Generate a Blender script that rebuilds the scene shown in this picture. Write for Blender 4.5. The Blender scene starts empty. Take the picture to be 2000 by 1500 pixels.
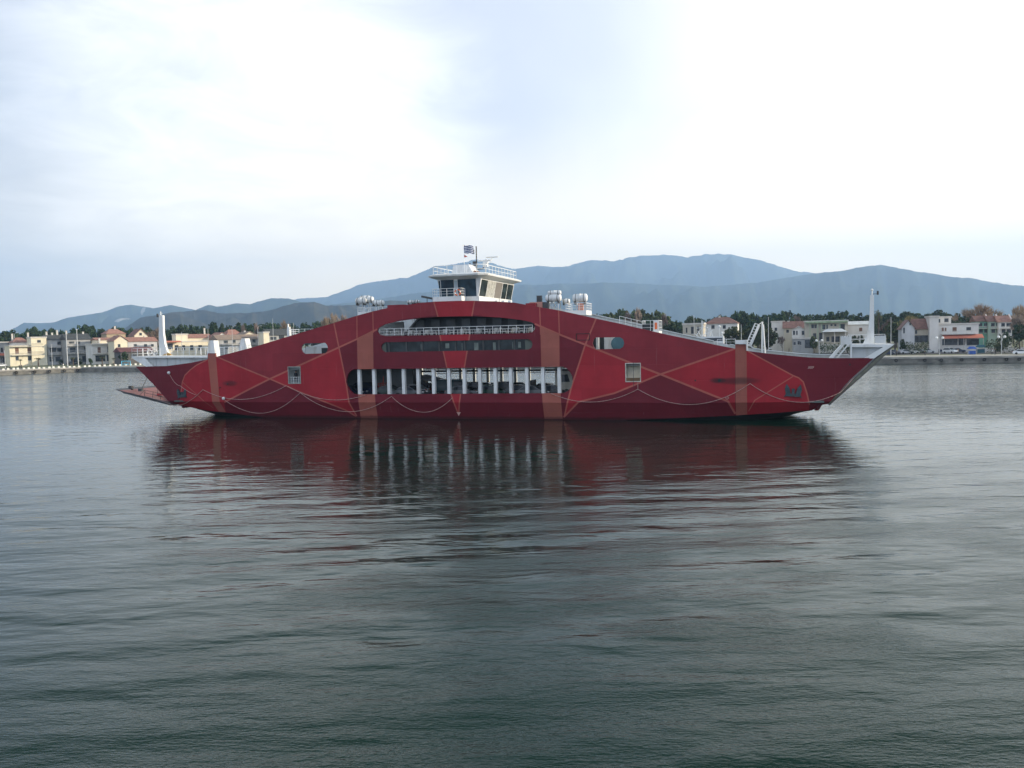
import bpy, bmesh, math, random
from math import sin, cos, tan, pi, radians, sqrt
from mathutils import Vector, Matrix
from mathutils.geometry import delaunay_2d_cdt
random.seed(7)
SC = bpy.context.scene
COL = SC.collection

# ------------------------------------------------------------------ camera
F = 1600.0; CH = 9.8
ROLL, PITCH = 0.02237, 0.05632
cr, sr, cp, sp = cos(ROLL), sin(ROLL), cos(PITCH), sin(PITCH)
cam_d = bpy.data.cameras.new('camera'); cam = bpy.data.objects.new('camera', cam_d); COL.objects.link(cam)
cam_d.sensor_width = 36; cam_d.lens = F / 2000 * 36
cam_d.clip_start = 0.5; cam_d.clip_end = 60000
_x = Vector((cr, -sp * sr, -cp * sr)); _y = Vector((sr, sp * cr, cp * cr)); _f = Vector((0, cp, -sp))
cam.matrix_world = Matrix(((_x.x, _y.x, -_f.x, 0), (_x.y, _y.y, -_f.y, 0), (_x.z, _y.z, -_f.z, CH), (0, 0, 0, 1)))
SC.camera = cam
EYE = Vector((0, 0, CH))

def ray(px, py):
    u = (px - 1000) / F; v = -(py - 750) / F
    return _x * u + _y * v + _f
def ground(px, py, z):                       # where the sight line meets a level plane
    d = ray(px, py); k = (z - CH) / d.z
    return EYE + d * k
def at_depth(px, py, D):                     # point at world depth Y = D
    d = ray(px, py); return EYE + d * (D / d.y)

# ------------------------------------------------------------------ world, sun, exposure
SUN_EL, SUN_AZ = radians(17), radians(88)    # azimuth from +Y towards +X
SC.view_settings.view_transform = 'Standard'; SC.view_settings.look = 'None'
SC.view_settings.exposure = 0.66; SC.view_settings.gamma = 1
SC.render.engine = 'CYCLES'
SC.cycles.use_denoising = True
SC.cycles.max_bounces = 8; SC.cycles.volume_bounces = 1; SC.cycles.transparent_max_bounces = 16
SC.cycles.sample_clamp_indirect = 4

class NT:
    def __init__(s, tree): s.t = tree; s.n = tree.nodes; s.l = tree.links
    def node(s, typ, **kw):
        n = s.n.new(typ)
        for k, v in kw.items():
            if k.startswith('_'): setattr(n, k[1:], v)
        return n
    def put(s, sock, v):
        if v is None: return
        if isinstance(v, bpy.types.NodeSocket): s.l.new(v, sock)
        else: sock.default_value = v
    def math(s, op, a, b=None, c=None, clamp=False):
        n = s.n.new('ShaderNodeMath'); n.operation = op; n.use_clamp = clamp
        s.put(n.inputs[0], a); s.put(n.inputs[1], b); s.put(n.inputs[2], c)
        return n.outputs[0]
    def vmath(s, op, a, b=None):
        n = s.n.new('ShaderNodeVectorMath'); n.operation = op
        s.put(n.inputs[0], a); s.put(n.inputs[1], b)
        return n.outputs['Value'] if op in ('DOT_PRODUCT', 'LENGTH', 'DISTANCE') else n.outputs[0]
    def mix(s, f, a, b, blend='MIX'):
        n = s.n.new('ShaderNodeMix'); n.data_type = 'RGBA'; n.blend_type = blend
        s.put(n.inputs[0], f); s.put(n.inputs[6], c4(a)); s.put(n.inputs[7], c4(b))
        return n.outputs[2]
    def noise(s, vec, scale, detail=3, rough=.5, dist=0.0):
        n = s.n.new('ShaderNodeTexNoise'); s.put(n.inputs['Vector'], vec)
        n.inputs['Scale'].default_value = scale; n.inputs['Detail'].default_value = detail
        n.inputs['Roughness'].default_value = rough; n.inputs['Distortion'].default_value = dist
        return n.outputs['Fac']
    def mapr(s, v, a, b, c=0.0, d=1.0, smooth=True):
        n = s.n.new('ShaderNodeMapRange'); n.interpolation_type = 'SMOOTHSTEP' if smooth else 'LINEAR'
        s.put(n.inputs[0], v); n.inputs[1].default_value = a; n.inputs[2].default_value = b
        n.inputs[3].default_value = c; n.inputs[4].default_value = d
        return n.outputs[0]
    def mapping(s, vec, scale=(1, 1, 1), rot=(0, 0, 0), loc=(0, 0, 0)):
        n = s.n.new('ShaderNodeMapping'); s.put(n.inputs[0], vec)
        n.inputs['Scale'].default_value = scale; n.inputs['Rotation'].default_value = rot; n.inputs['Location'].default_value = loc
        return n.outputs[0]
def c4(c):
    if isinstance(c, (tuple, list)) and len(c) == 3: return (c[0], c[1], c[2], 1)
    return c

W = bpy.data.worlds.new('World'); SC.world = W; W.use_nodes = True
w = NT(W.node_tree); w.n.clear()
sky = w.n.new('ShaderNodeTexSky'); sky.sky_type = 'NISHITA'; sky.sun_disc = False
sky.sun_elevation = SUN_EL; sky.sun_rotation = SUN_AZ; sky.air_density = 1.0; sky.dust_density = 1.6; sky.ozone_density = 1.5
tc = w.n.new('ShaderNodeTexCoord'); D = tc.outputs['Generated']
sep = w.n.new('ShaderNodeSeparateXYZ'); w.l.new(D, sep.inputs[0])
el = sep.outputs[2]
den = w.math('ADD', w.math('MAXIMUM', el, 0.0), 0.16)
flat = w.n.new('ShaderNodeCombineXYZ')
w.put(flat.inputs[0], w.math('DIVIDE', sep.outputs[0], den)); w.put(flat.inputs[1], w.math('DIVIDE', sep.outputs[1], den))
cl1 = w.noise(flat.outputs[0], 0.75, 6, .52, .35)
cl2 = w.noise(w.mapping(flat.outputs[0], (1.6, .7, 1), (0, 0, .5), (3, 1, 0)), 1.5, 5, .55, .5)
def blob(px, py, r0, r1):                    # soft patch of cloud round a direction of the sky
    d = ray(px, py).normalized()
    return w.mapr(w.vmath('DOT_PRODUCT', D, tuple(d)), cos(r1), cos(r0))
cl3 = w.noise(w.mapping(flat.outputs[0], (1, 1, 1), (0, 0, .9), (1, 5, 0)), 2.6, 7, .6, .8)
wisp = w.math('ADD', w.math('MULTIPLY', cl1, .5), w.math('MULTIPLY', cl3, .5))
high = w.mapr(el, 0.0, .42)
veil = w.mix(high, (.78, .79, .77), (.59, .62, .71))
# light grey-blue bank on the upper left
veil = w.mix(w.math('MULTIPLY', blob(-150, 250, .12, .60), .8), veil, (.48, .51, .57))
veil = w.mix(w.math('MULTIPLY', blob(60, 560, .05, .42), .35), veil, (.48, .52, .58))
ws = w.mapr(wisp, .40, .62)
veil = w.mix(w.math('MULTIPLY', ws, .30), veil, (.66, .70, .80))
# the white cloud mass left of the middle, breaking up at its edges
wn = w.math('ADD', w.math('MAXIMUM', blob(500, 310, .0, .36), w.math('MULTIPLY', blob(600, 120, .0, .24), .7)), w.math('MULTIPLY', w.math('SUBTRACT', wisp, .5), 1.7))
veil = w.mix(w.mapr(wn, .20, 1.5), veil, (1.30, 1.27, 1.20))
# bright hazy right-hand sky towards the sun
br = w.math('ADD', blob(2250, 330, .0, .80), w.math('MULTIPLY', w.math('SUBTRACT', cl2, .5), .45))
veil = w.mix(w.mapr(br, .22, 1.5), veil, (1.50, 1.42, 1.28))
# creamy glow along the horizon, strongest at the middle and right
lowg = w.math('MULTIPLY', w.mapr(el, .27, .0), w.mapr(sep.outputs[0], -.60, .0, .35, 1.0))
veil = w.mix(lowg, veil, (1.98, 1.60, 1.04))
veil = w.mix(w.mapr(el, .39, .60), veil, (.13, .17, .145))  # overhead sky out of view, darkened so the near water stays dark green
# sky behind the camera: plain, out of view, brightened to light the ferry's side
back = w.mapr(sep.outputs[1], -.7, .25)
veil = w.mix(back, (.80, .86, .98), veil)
skyc = w.vmath('MULTIPLY', sky.outputs[0], (.10, .10, .10))
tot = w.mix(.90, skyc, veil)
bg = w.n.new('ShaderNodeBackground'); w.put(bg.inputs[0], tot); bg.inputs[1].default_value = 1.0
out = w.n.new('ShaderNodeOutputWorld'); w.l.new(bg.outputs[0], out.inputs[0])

sun_d = bpy.data.lights.new('sun', 'SUN'); sun_d.energy = 5.0; sun_d.angle = radians(.6); sun_d.color = (1, .86, .66)
sun = bpy.data.objects.new('sun', sun_d); COL.objects.link(sun)
sd = Vector((sin(SUN_AZ) * cos(SUN_EL), cos(SUN_AZ) * cos(SUN_EL), sin(SUN_EL)))
sun.rotation_euler = sd.to_track_quat('Z', 'Y').to_euler(); sun.location = (200, 0, 120)

# ------------------------------------------------------------------ materials
MATS = {}
def mat(name, col, rough=.6, var=.12, scale=.8, metal=0.0, bump=0.0, bscale=6.0, dirt=None, dirtamt=.0, dscale=(.6, .6, .15), spec=None):
    if name in MATS: return MATS[name]
    m = bpy.data.materials.new(name); m.use_nodes = True
    t = NT(m.node_tree); b = t.n['Principled BSDF']
    tcn = t.n.new('ShaderNodeTexCoord'); ob = tcn.outputs['Object']
    n1 = t.noise(ob, scale, 4, .6)
    lo = tuple(c * (1 - var) for c in col); hi = tuple(min(1, c * (1 + var)) for c in col)
    base = t.mix(t.mapr(n1, .3, .7), lo, hi)
    if dirt:
        n2 = t.noise(t.mapping(ob, dscale), 1.3, 5, .65)
        base = t.mix(t.math('MULTIPLY', t.mapr(n2, .48, .75), dirtamt), base, dirt)
    t.put(b.inputs['Base Color'], base)
    b.inputs['Roughness'].default_value = rough; b.inputs['Metallic'].default_value = metal
    if spec is not None: b.inputs['Specular IOR Level'].default_value = spec
    if bump:
        bn = t.n.new('ShaderNodeBump'); bn.inputs['Strength'].default_value = 1; bn.inputs['Distance'].default_value = bump
        t.put(bn.inputs['Height'], t.noise(ob, bscale, 3, .6)); t.l.new(bn.outputs[0], b.inputs['Normal'])
    MATS[name] = m; return m

RUST = (.16, .05, .03)
def hull_paint(name, col, hull_marks=True):
    m = bpy.data.materials.new(name); m.use_nodes = True
    t = NT(m.node_tree); b = t.n['Principled BSDF']
    tcn = t.n.new('ShaderNodeTexCoord'); ob = tcn.outputs['Object']
    sepn = t.n.new('ShaderNodeSeparateXYZ'); t.l.new(ob, sepn.inputs[0]); X, Z = sepn.outputs[0], sepn.outputs[2]
    n1 = t.noise(ob, .22, 5, .6); n2 = t.noise(t.mapping(ob, (1.2, 1, .12)), 1.4, 4, .6)
    base = t.mix(t.mapr(n1, .3, .7), tuple(c * .86 for c in col), tuple(min(1, c * 1.14) for c in col))
    base = t.mix(t.math('MULTIPLY', t.mapr(n2, .5, .8), .35), base, tuple(c * .62 + .01 for c in col))
    # soft scuff patches where fenders and ropes rub low on the side
    sc = t.math('MULTIPLY', t.mapr(t.noise(t.mapping(ob, (.5, 1, 1)), .9, 6, .7), .52, .72), t.mapr(Z, 4.5, 1.5))
    base = t.mix(t.math('MULTIPLY', sc, .30), base, (.12, .018, .028))
    # rust weeping down the plates in thin streaks, and faint plate-to-plate tone differences
    rs = t.math('MULTIPLY', t.mapr(t.noise(t.mapping(ob, (2.2, 1, .10)), 2.0, 4, .6), .63, .75), t.mapr(t.noise(ob, .35, 3), .45, .6))
    base = t.mix(t.math('MULTIPLY', rs, .7), base, (.17, .05, .03))
    vo = t.n.new('ShaderNodeTexVoronoi'); vo.distance = 'CHEBYCHEV'; vo.inputs['Randomness'].default_value = .25; vo.inputs['Scale'].default_value = 1
    t.put(vo.inputs['Vector'], t.mapping(ob, (.17, 0, .42))); bw = t.n.new('ShaderNodeRGBToBW'); t.l.new(vo.outputs['Color'], bw.inputs[0])
    base = t.mix(t.math('MULTIPLY', t.mapr(bw.outputs[0], .3, .8), .30), base, tuple(c * .72 for c in col))
    sa_ = t.mapr(t.noise(t.mapping(ob, (1.6, 1, .07), (0, 0, 0), (7, 0, 3)), 2.2, 4, .6), .64, .78)
    base = t.mix(t.math('MULTIPLY', sa_, .22), base, (.42, .30, .30))
    # wet growth band on the boot topping just above the water
    wl = t.mapr(t.math('ADD', Z, t.math('MULTIPLY', t.noise(ob, 1.1, 4), .35)), .62, .30)
    base = t.mix(t.math('MULTIPLY', wl, .8), base, (.022, .016, .016))
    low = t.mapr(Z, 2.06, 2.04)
    base = t.mix(t.math('MULTIPLY', low, .45), base, tuple(c * .45 for c in col))   # below the knuckle: wet paint plus under-flare shade put into the colour
    for (cx, cz, rx, rz, amt) in SOOT:       # soot smudges round the exhaust outlets
        dx = t.math('DIVIDE', t.math('SUBTRACT', X, cx), rx); dz = t.math('DIVIDE', t.math('SUBTRACT', Z, cz), rz)
        r = t.math('ADD', t.math('ADD', t.math('MULTIPLY', dx, dx), t.math('MULTIPLY', dz, dz)), t.math('MULTIPLY', t.math('SUBTRACT', n1, .5), .5))
        base = t.mix(t.math('MULTIPLY', t.mapr(r, 1.0, 0.0), amt), base, (.02, .018, .02))
    t.put(b.inputs['Base Color'], base); b.inputs['Roughness'].default_value = .42
    b.inputs['Specular IOR Level'].default_value = .18
    bn = t.n.new('ShaderNodeBump'); bn.inputs['Distance'].default_value = .03; bn.inputs['Strength'].default_value = .6
    # plating: shallow dishing between frames plus horizontal weld seams
    wv = t.math('SINE', t.math('MULTIPLY', X, 4.2)); seam = t.math('GREATER_THAN', t.math('ABSOLUTE', t.math('SINE', t.math('MULTIPLY', Z, 1.7))), .995)
    h = t.math('ADD', t.math('ADD', t.math('MULTIPLY', wv, .06), t.math('MULTIPLY', seam, -.3)), t.noise(ob, .8, 3))
    t.put(bn.inputs['Height'], h); t.l.new(bn.outputs[0], b.inputs['Normal'])
    MATS[name] = m; return m

def glass_dark(name, col=(.012, .018, .02), rough=.06):
    m = bpy.data.materials.new(name); m.use_nodes = True
    t = NT(m.node_tree); b = t.n['Principled BSDF']
    tcn = t.n.new('ShaderNodeTexCoord')
    n = t.noise(tcn.outputs['Object'], .9, 3)
    t.put(b.inputs['Base Color'], t.mix(t.mapr(n, .35, .7), col, tuple(c * 2.8 for c in col)))
    b.inputs['Roughness'].default_value = rough; b.inputs['IOR'].default_value = 1.5; b.inputs['Specular IOR Level'].default_value = .28
    MATS[name] = m; return m

# ------------------------------------------------------------------ mesh builder
SPLIT = {'mullion', 'transom', 'partition', 'doorway', 'curtain', 'stiffener', 'pipe', 'vent', 'window_end_plate', 'screen', 'lifebuoy', 'ramp_cable', 'cradle', 'discharge_pipe',
         'arch_locker', 'vent_hood', 'column', 'canopy_post', 'awning_post', 'port_back_panel', 'strap', 'deck_locker', 'bracket', 'bollard_cap', 'rope'}
class MB:
    def __init__(s): s.v = []; s.f = []; s.m = []; s.pieces = []
    def poly(s, pts, mi=0):
        i = len(s.v); s.v += [Vector(p) for p in pts]; s.f.append(list(range(i, i + len(pts)))); s.m.append(mi)
    def mesh(s, vs, fs, mi=0):
        i = len(s.v); s.v += [Vector(p) for p in vs]
        f0 = len(s.f)
        for f in fs: s.f.append([i + k for k in f]); s.m.append(mi)
        s.pieces.append(((i, f0), (len(s.v), len(s.f))))
    def box(s, lo, hi, mi=0, M=None):
        x0, y0, z0 = lo; x1, y1, z1 = hi
        p = [Vector(q) for q in ((x0,y0,z0),(x1,y0,z0),(x1,y1,z0),(x0,y1,z0),(x0,y0,z1),(x1,y0,z1),(x1,y1,z1),(x0,y1,z1))]
        if M: p = [M @ q for q in p]
        s.mesh(p, [(0,3,2,1),(4,5,6,7),(0,1,5,4),(1,2,6,5),(2,3,7,6),(3,0,4,7)], mi)
    def prism(s, pts, y0, y1, mi=0):         # outline in x,z extruded along y
        n = len(pts)
        a = sum(pts[i][0] * pts[(i+1) % n][1] - pts[(i+1) % n][0] * pts[i][1] for i in range(n))
        if a < 0: pts = pts[::-1]
        vs = [(x, y0, z) for x, z in pts] + [(x, y1, z) for x, z in pts]
        fs = [tuple(range(n)), tuple(range(2*n-1, n-1, -1))]
        fs += [(i, i+n, (i+1) % n + n, (i+1) % n)[::1] for i in range(n)]
        fs = [fs[0], fs[1]] + [(i, n+i, n+(i+1) % n, (i+1) % n) for i in range(n)]
        s.mesh(vs, fs, mi)
    def tube(s, p, q, r, n=6, mi=0, r2=None):
        p, q = Vector(p), Vector(q); d = (q - p)
        if d.length < 1e-6: return
        r2 = r if r2 is None else r2
        d.normalize(); a = d.orthogonal().normalized(); b = d.cross(a)
        vs = [p + (a * cos(2*pi*i/n) + b * sin(2*pi*i/n)) * r for i in range(n)] + [q + (a * cos(2*pi*i/n) + b * sin(2*pi*i/n)) * r2 for i in range(n)]
        fs = [(i, (i+1) % n, n + (i+1) % n, n + i) for i in range(n)] + [tuple(range(n-1, -1, -1)), tuple(range(n, 2*n))]
        s.mesh(vs, fs, mi)
    def path(s, pts, r, n=5, mi=0):
        for a, b in zip(pts[:-1], pts[1:]): s.tube(a, b, r, n, mi)
    def lathe(s, prof, n=12, M=None, mi=0):  # (r, z) pairs round z
        vs = []; fs = []
        for r, z in prof:
            for i in range(n): vs.append(Vector((r * cos(2*pi*i/n), r * sin(2*pi*i/n), z)))
        for k in range(len(prof) - 1):
            for i in range(n): fs.append((k*n+i, k*n+(i+1) % n, (k+1)*n+(i+1) % n, (k+1)*n+i))
        if prof[0][0] > 1e-4: fs.append(tuple(range(n-1, -1, -1)))
        if prof[-1][0] > 1e-4: fs.append(tuple(range((len(prof)-1)*n, len(prof)*n)))
        if M: vs = [M @ v for v in vs]
        s.mesh(vs, fs, mi)
    def ball(s, c, r, n=8, mi=0, sz=1.0):
        k = 5
        s.lathe([(max(1e-5, r * sin(pi*i/k)), -r * sz * cos(pi*i/k)) for i in range(k+1)], n, Matrix.Translation(Vector(c)), mi)
    def data(s, name, mats, smooth=False):
        me = bpy.data.meshes.new(name); me.from_pydata([tuple(v) for v in s.v], [], s.f)
        for m in (mats if isinstance(mats, (list, tuple)) else [mats]): me.materials.append(m)
        for p, mi in zip(me.polygons, s.m): p.material_index = mi; p.use_smooth = smooth
        me.update(); return me
    def islands(s):
        # pieces added one by one, grouped where their bounds touch
        parts = s.pieces; bb = []
        for a, b in parts:
            vs = s.v[a[0]:b[0]]; bb.append([min(v[k] for v in vs) - .03 for k in range(3)] + [max(v[k] for v in vs) + .03 for k in range(3)])
        par = list(range(len(parts)))
        def find(i):
            while par[i] != i: i = par[i]
            return i
        for i in range(len(parts)):
            for j in range(i):
                if all(bb[i][k] <= bb[j][k+3] and bb[j][k] <= bb[i][k+3] for k in range(3)): par[find(i)] = find(j)
        g = {}
        for i in range(len(parts)): g.setdefault(find(i), []).append(i)
        return list(g.values())
    def build(s, name, mats, parent=None, smooth=False):
        if name in SPLIT:
            gs = s.islands()
            if len(gs) > 1:
                first = None
                for g in gs:
                    m = MB()
                    for i in g:
                        (v0, f0), (v1, f1) = s.pieces[i]
                        o = len(m.v); m.v += s.v[v0:v1]
                        for f, mi in zip(s.f[f0:f1], s.m[f0:f1]): m.f.append([k - v0 + o for k in f]); m.m.append(mi)
                    ob = bpy.data.objects.new(name, m.data(name, mats, smooth)); COL.objects.link(ob)
                    if parent: ob.parent = parent
                    first = first or ob
                return first
        o = bpy.data.objects.new(name, s.data(name, mats, smooth)); COL.objects.link(o)
        if parent: o.parent = parent
        return o

def tag(o, label=None, cat=None, group=None, kind=None):
    if label: o['label'] = label
    if cat: o['category'] = cat
    if group: o['group'] = group
    if kind: o['kind'] = kind
    return o
def empty(name, loc=(0, 0, 0), rz=0.0, label=None, cat=None, group=None):
    o = bpy.data.objects.new(name, None); COL.objects.link(o); o.location = loc; o.rotation_euler = (0, 0, rz)
    o.empty_display_size = .5
    return tag(o, label, cat, group)
KIDS = {}
def kids(o):
    return [c for c in bpy.data.objects if c.parent == o]
def copy_tree(o, parent=None, cache={}):
    c = o.copy(); COL.objects.link(c); c.parent = parent
    if o.name not in cache: cache[o.name] = [k.name for k in kids(o)]
    for k in cache[o.name]: copy_tree(bpy.data.objects[k], c)
    return c

# ================================================================== SETTING
# --- quay geometry in plan
GZ = 1.9
qa = ground(0, 733, 0); qb = ground(268, 722, 0); qc = ground(1700, 711, 0); qd = ground(2000, 708, 0)
dl = (qb - qa).normalized(); dr = (qd - qc).normalized()
def isect(p, d, q, e):
    k = ((q.x - p.x) * e.y - (q.y - p.y) * e.x) / (d.x * e.y - d.y * e.x); return p + d * k
qk = isect(qa, dl, qc, dr)                    # the corner of the harbour basin
LA = qk - dl * 800; RA = qk + dr * 900
nl = Vector((dl.y, -dl.x, 0)); nr = Vector((dr.y, -dr.x, 0))   # towards the water

# water
def water_mat():
    m = bpy.data.materials.new('harbour_water'); m.use_nodes = True
    t = NT(m.node_tree); b = t.n['Principled BSDF']
    g = t.n.new('ShaderNodeNewGeometry'); P = g.outputs['Position']
    n0 = t.noise(P, .02, 3)
    sp_ = t.n.new('ShaderNodeSeparateXYZ'); t.l.new(P, sp_.inputs[0])
    base = t.mix(n0, (.0015, .015, .010), (.003, .020, .013))
    # churned foam by the propeller under the right-hand end, and thin streaks left along the waterline
    fo = ground(1570, 805, 0)
    fx_ = t.math('DIVIDE', t.math('SUBTRACT', sp_.outputs[0], fo.x), 9.0); fy_ = t.math('DIVIDE', t.math('SUBTRACT', sp_.outputs[1], fo.y), 4.0)
    fr = t.math('ADD', t.math('MULTIPLY', fx_, fx_), t.math('MULTIPLY', fy_, fy_))
    fm = t.math('MULTIPLY', t.mapr(fr, 1.0, .1), t.mapr(t.noise(t.mapping(P, (.7, 1.2, 1)), 1.3, 6, .7), .55, .66))
    base = t.mix(t.math('MULTIPLY', fm, .8), base, (.6, .62, .58))
    t.put(b.inputs['Base Color'], base)
    b.inputs['IOR'].default_value = 1.333
    b.inputs['Specular Tint'].default_value = (.72, 1.0, .86, 1)
    n_swell = t.noise(t.mapping(P, (.20, .52, 1), (0, 0, -.20)), 1.0, 2, .45, .25)
    n_sw2 = t.noise(t.mapping(P, (.42, 1.1, 1), (0, 0, .16)), 1.0, 2, .5, .2)
    n_mid = t.noise(t.mapping(P, (.9, 2.4, 1), (0, 0, -.1)), 1.0, 2, .5, .1)
    n_rip = t.noise(t.mapping(P, (4.5, 11.0, 1), (0, 0, .18)), 1.0, 3, .55)
    near = t.mapr(sp_.outputs[1], 80, 22)
    side = t.mapr(sp_.outputs[0], -30, 10, .25, 1.0)
    patch = t.mapr(t.noise(t.mapping(P, (.10, .22, 1)), 1.0, 4, .6), .40, .60, .25, 1.0)
    ramp_ = t.math('MULTIPLY', t.math('MULTIPLY', patch, side), near)
    ramp_ = t.math('MAXIMUM', ramp_, t.mapr(sp_.outputs[1], 34, 18, 0, .9))
    far_ = t.mapr(sp_.outputs[1], 95, 130)
    # disturbed water trailing from the right-hand end
    wk = t.math('MULTIPLY', t.mapr(sp_.outputs[0], 36, 52), t.mapr(t.math('ABSOLUTE', t.math('SUBTRACT', sp_.outputs[1], 106)), 26, 8))
    calm = t.mapr(sp_.outputs[1], 40, 70, 1.0, .36)
    wv = t.n.new('ShaderNodeTexWave'); wv.wave_type = 'BANDS'; wv.bands_direction = 'Y'; wv.inputs['Scale'].default_value = .095
    wv.inputs['Distortion'].default_value = 5.0; wv.inputs['Detail'].default_value = 2.0; wv.inputs['Detail Scale'].default_value = .7
    t.put(wv.inputs['Vector'], t.mapping(P, (.55, 1, 1), (0, 0, -.24)))
    n_rip2 = t.noise(t.mapping(P, (1.7, 4.2, 1), (0, 0, .1)), 1.0, 3, .6)
    h = t.math('MULTIPLY', t.math('MULTIPLY', n_swell, .12), calm)
    h = t.math('ADD', h, t.math('MULTIPLY', t.math('MULTIPLY', wv.outputs['Fac'], t.mapr(sp_.outputs[1], 70, 35, .02, .042)), calm))
    h = t.math('ADD', h, t.math('MULTIPLY', n_rip2, t.math('MULTIPLY', t.mapr(sp_.outputs[1], 78, 48), t.math('MULTIPLY', patch, .014))))
    h = t.math('ADD', h, t.math('MULTIPLY', t.math('MULTIPLY', n_sw2, .065), calm))
    h = t.math('ADD', h, t.math('MULTIPLY', n_mid, t.math('ADD', .016, t.math('ADD', t.math('MULTIPLY', far_, .05), t.math('MULTIPLY', wk, .06)))))
    h = t.math('ADD', h, t.math('MULTIPLY', t.math('MULTIPLY', wk, t.noise(t.mapping(P, (.22, 1.3, 1), (0, 0, .12)), 1.0, 3, .55, .4)), .26))
    h = t.math('ADD', h, t.math('MULTIPLY', n_rip, t.math('ADD', .0007, t.math('MULTIPLY', ramp_, .022))))
    # wavelets too small to model: a film of roughness that grows where the breeze and the wake ruffle the far water
    rg = t.math('ADD', t.math('MULTIPLY', t.mapr(sp_.outputs[1], 85, 150), t.mapr(t.noise(t.mapping(P, (.02, .11, 1)), 1.0, 4, .6), .35, .65, .05, .19)), .03)
    rg = t.math('ADD', rg, t.math('MULTIPLY', t.math('MULTIPLY', t.mapr(sp_.outputs[1], 62, 34), patch), .13))
    rg = t.math('MULTIPLY', rg, t.math('SUBTRACT', 1.0, t.math('MULTIPLY', wk, .6)))
    t.put(b.inputs['Roughness'], rg)
    bn = t.n.new('ShaderNodeBump'); bn.inputs['Strength'].default_value = 1.0; bn.inputs['Distance'].default_value = 1.0
    t.put(bn.inputs['Height'], h); t.l.new(bn.outputs[0], b.inputs['Normal'])
    return m
mb = MB(); mb.poly([(-9000, -3000, 0), (9000, -3000, 0), (9000, 9000, 0), (-9000, 9000, 0)])
tag(mb.build('water', water_mat()), kind='structure')

# land: one sheet from the quay edge back to under the hills, with the quay wall as its face
concrete = mat('quay_concrete', (.36, .34, .30), .85, .2, .5, dirt=(.10, .10, .09), dirtamt=.6, dscale=(.3, .3, 1.5), bump=.02)
wallc = mat('quay_wall_concrete', (.20, .19, .165), .9, .3, .4, dirt=(.03, .032, .03), dirtamt=.85, dscale=(.25, .25, .8), bump=.03)
grassm = mat('dry_grass_ground', (.13, .14, .07), .95, .35, .05)
far = [(-14500, 1500), (-14500, 12600), (14500, 12600), (14500, -2000)]
mb = MB()
top = [Vector((LA.x, LA.y, GZ)), Vector((qk.x, qk.y, GZ)), Vector((RA.x, RA.y, GZ))]
ring = [*top, Vector((14500, RA.y, GZ)), Vector((14500, 12600, GZ)), Vector((-14500, 12600, GZ)), Vector((-14500, LA.y, GZ))]
mb.poly([v - Vector((0, 0, .05)) for v in ring])
o = mb.build('ground', grassm); tag(o, kind='structure')
mb = MB()
for a, b, nn in ((LA, qk, nl), (qk, RA, nr)):
    a = Vector((a.x, a.y, 0)); b = Vector((b.x, b.y, 0)); z = Vector((0, 0, 1))
    mb.poly([a - z * 3, b - z * 3, b + z * (GZ - .5), a + z * (GZ - .5)], 0)
mb.build('quay_wall', wallc); tag(bpy.data.objects['quay_wall'], kind='structure')
# pale promenade strip with its coping
mb = MB()
def strip(a, b, nn, o0, o1, z0, z1, mi=0):
    p = [a + nn * o1, b + nn * o1, b + nn * o0, a + nn * o0]
    lo = [Vector((q.x, q.y, z0)) for q in p]; hi = [Vector((q.x, q.y, z1)) for q in p]
    mb.mesh(lo + hi, [(0,3,2,1),(4,5,6,7),(0,1,5,4),(1,2,6,5),(2,3,7,6),(3,0,4,7)], mi)
strip(LA, qk - dl * .2, nl, -14, .25, GZ - .5, GZ + .01)
strip(qk + dr * .2, RA, nr, -14, .25, GZ - .5, GZ + .015)
mb.build('promenade', concrete); tag(bpy.data.objects['promenade'], kind='structure')
mb = MB()
asph = mat('asphalt', (.06, .06, .062), .9, .2, .2)
strip(LA, qk - dl * 18, nl, -30, -17, GZ - .1, GZ + .02)
strip(qk + dr * 18, RA, nr, -58, -22, GZ - .1, GZ + .025)
mb.build('road', asph); tag(bpy.data.objects['road'], kind='structure')

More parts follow.
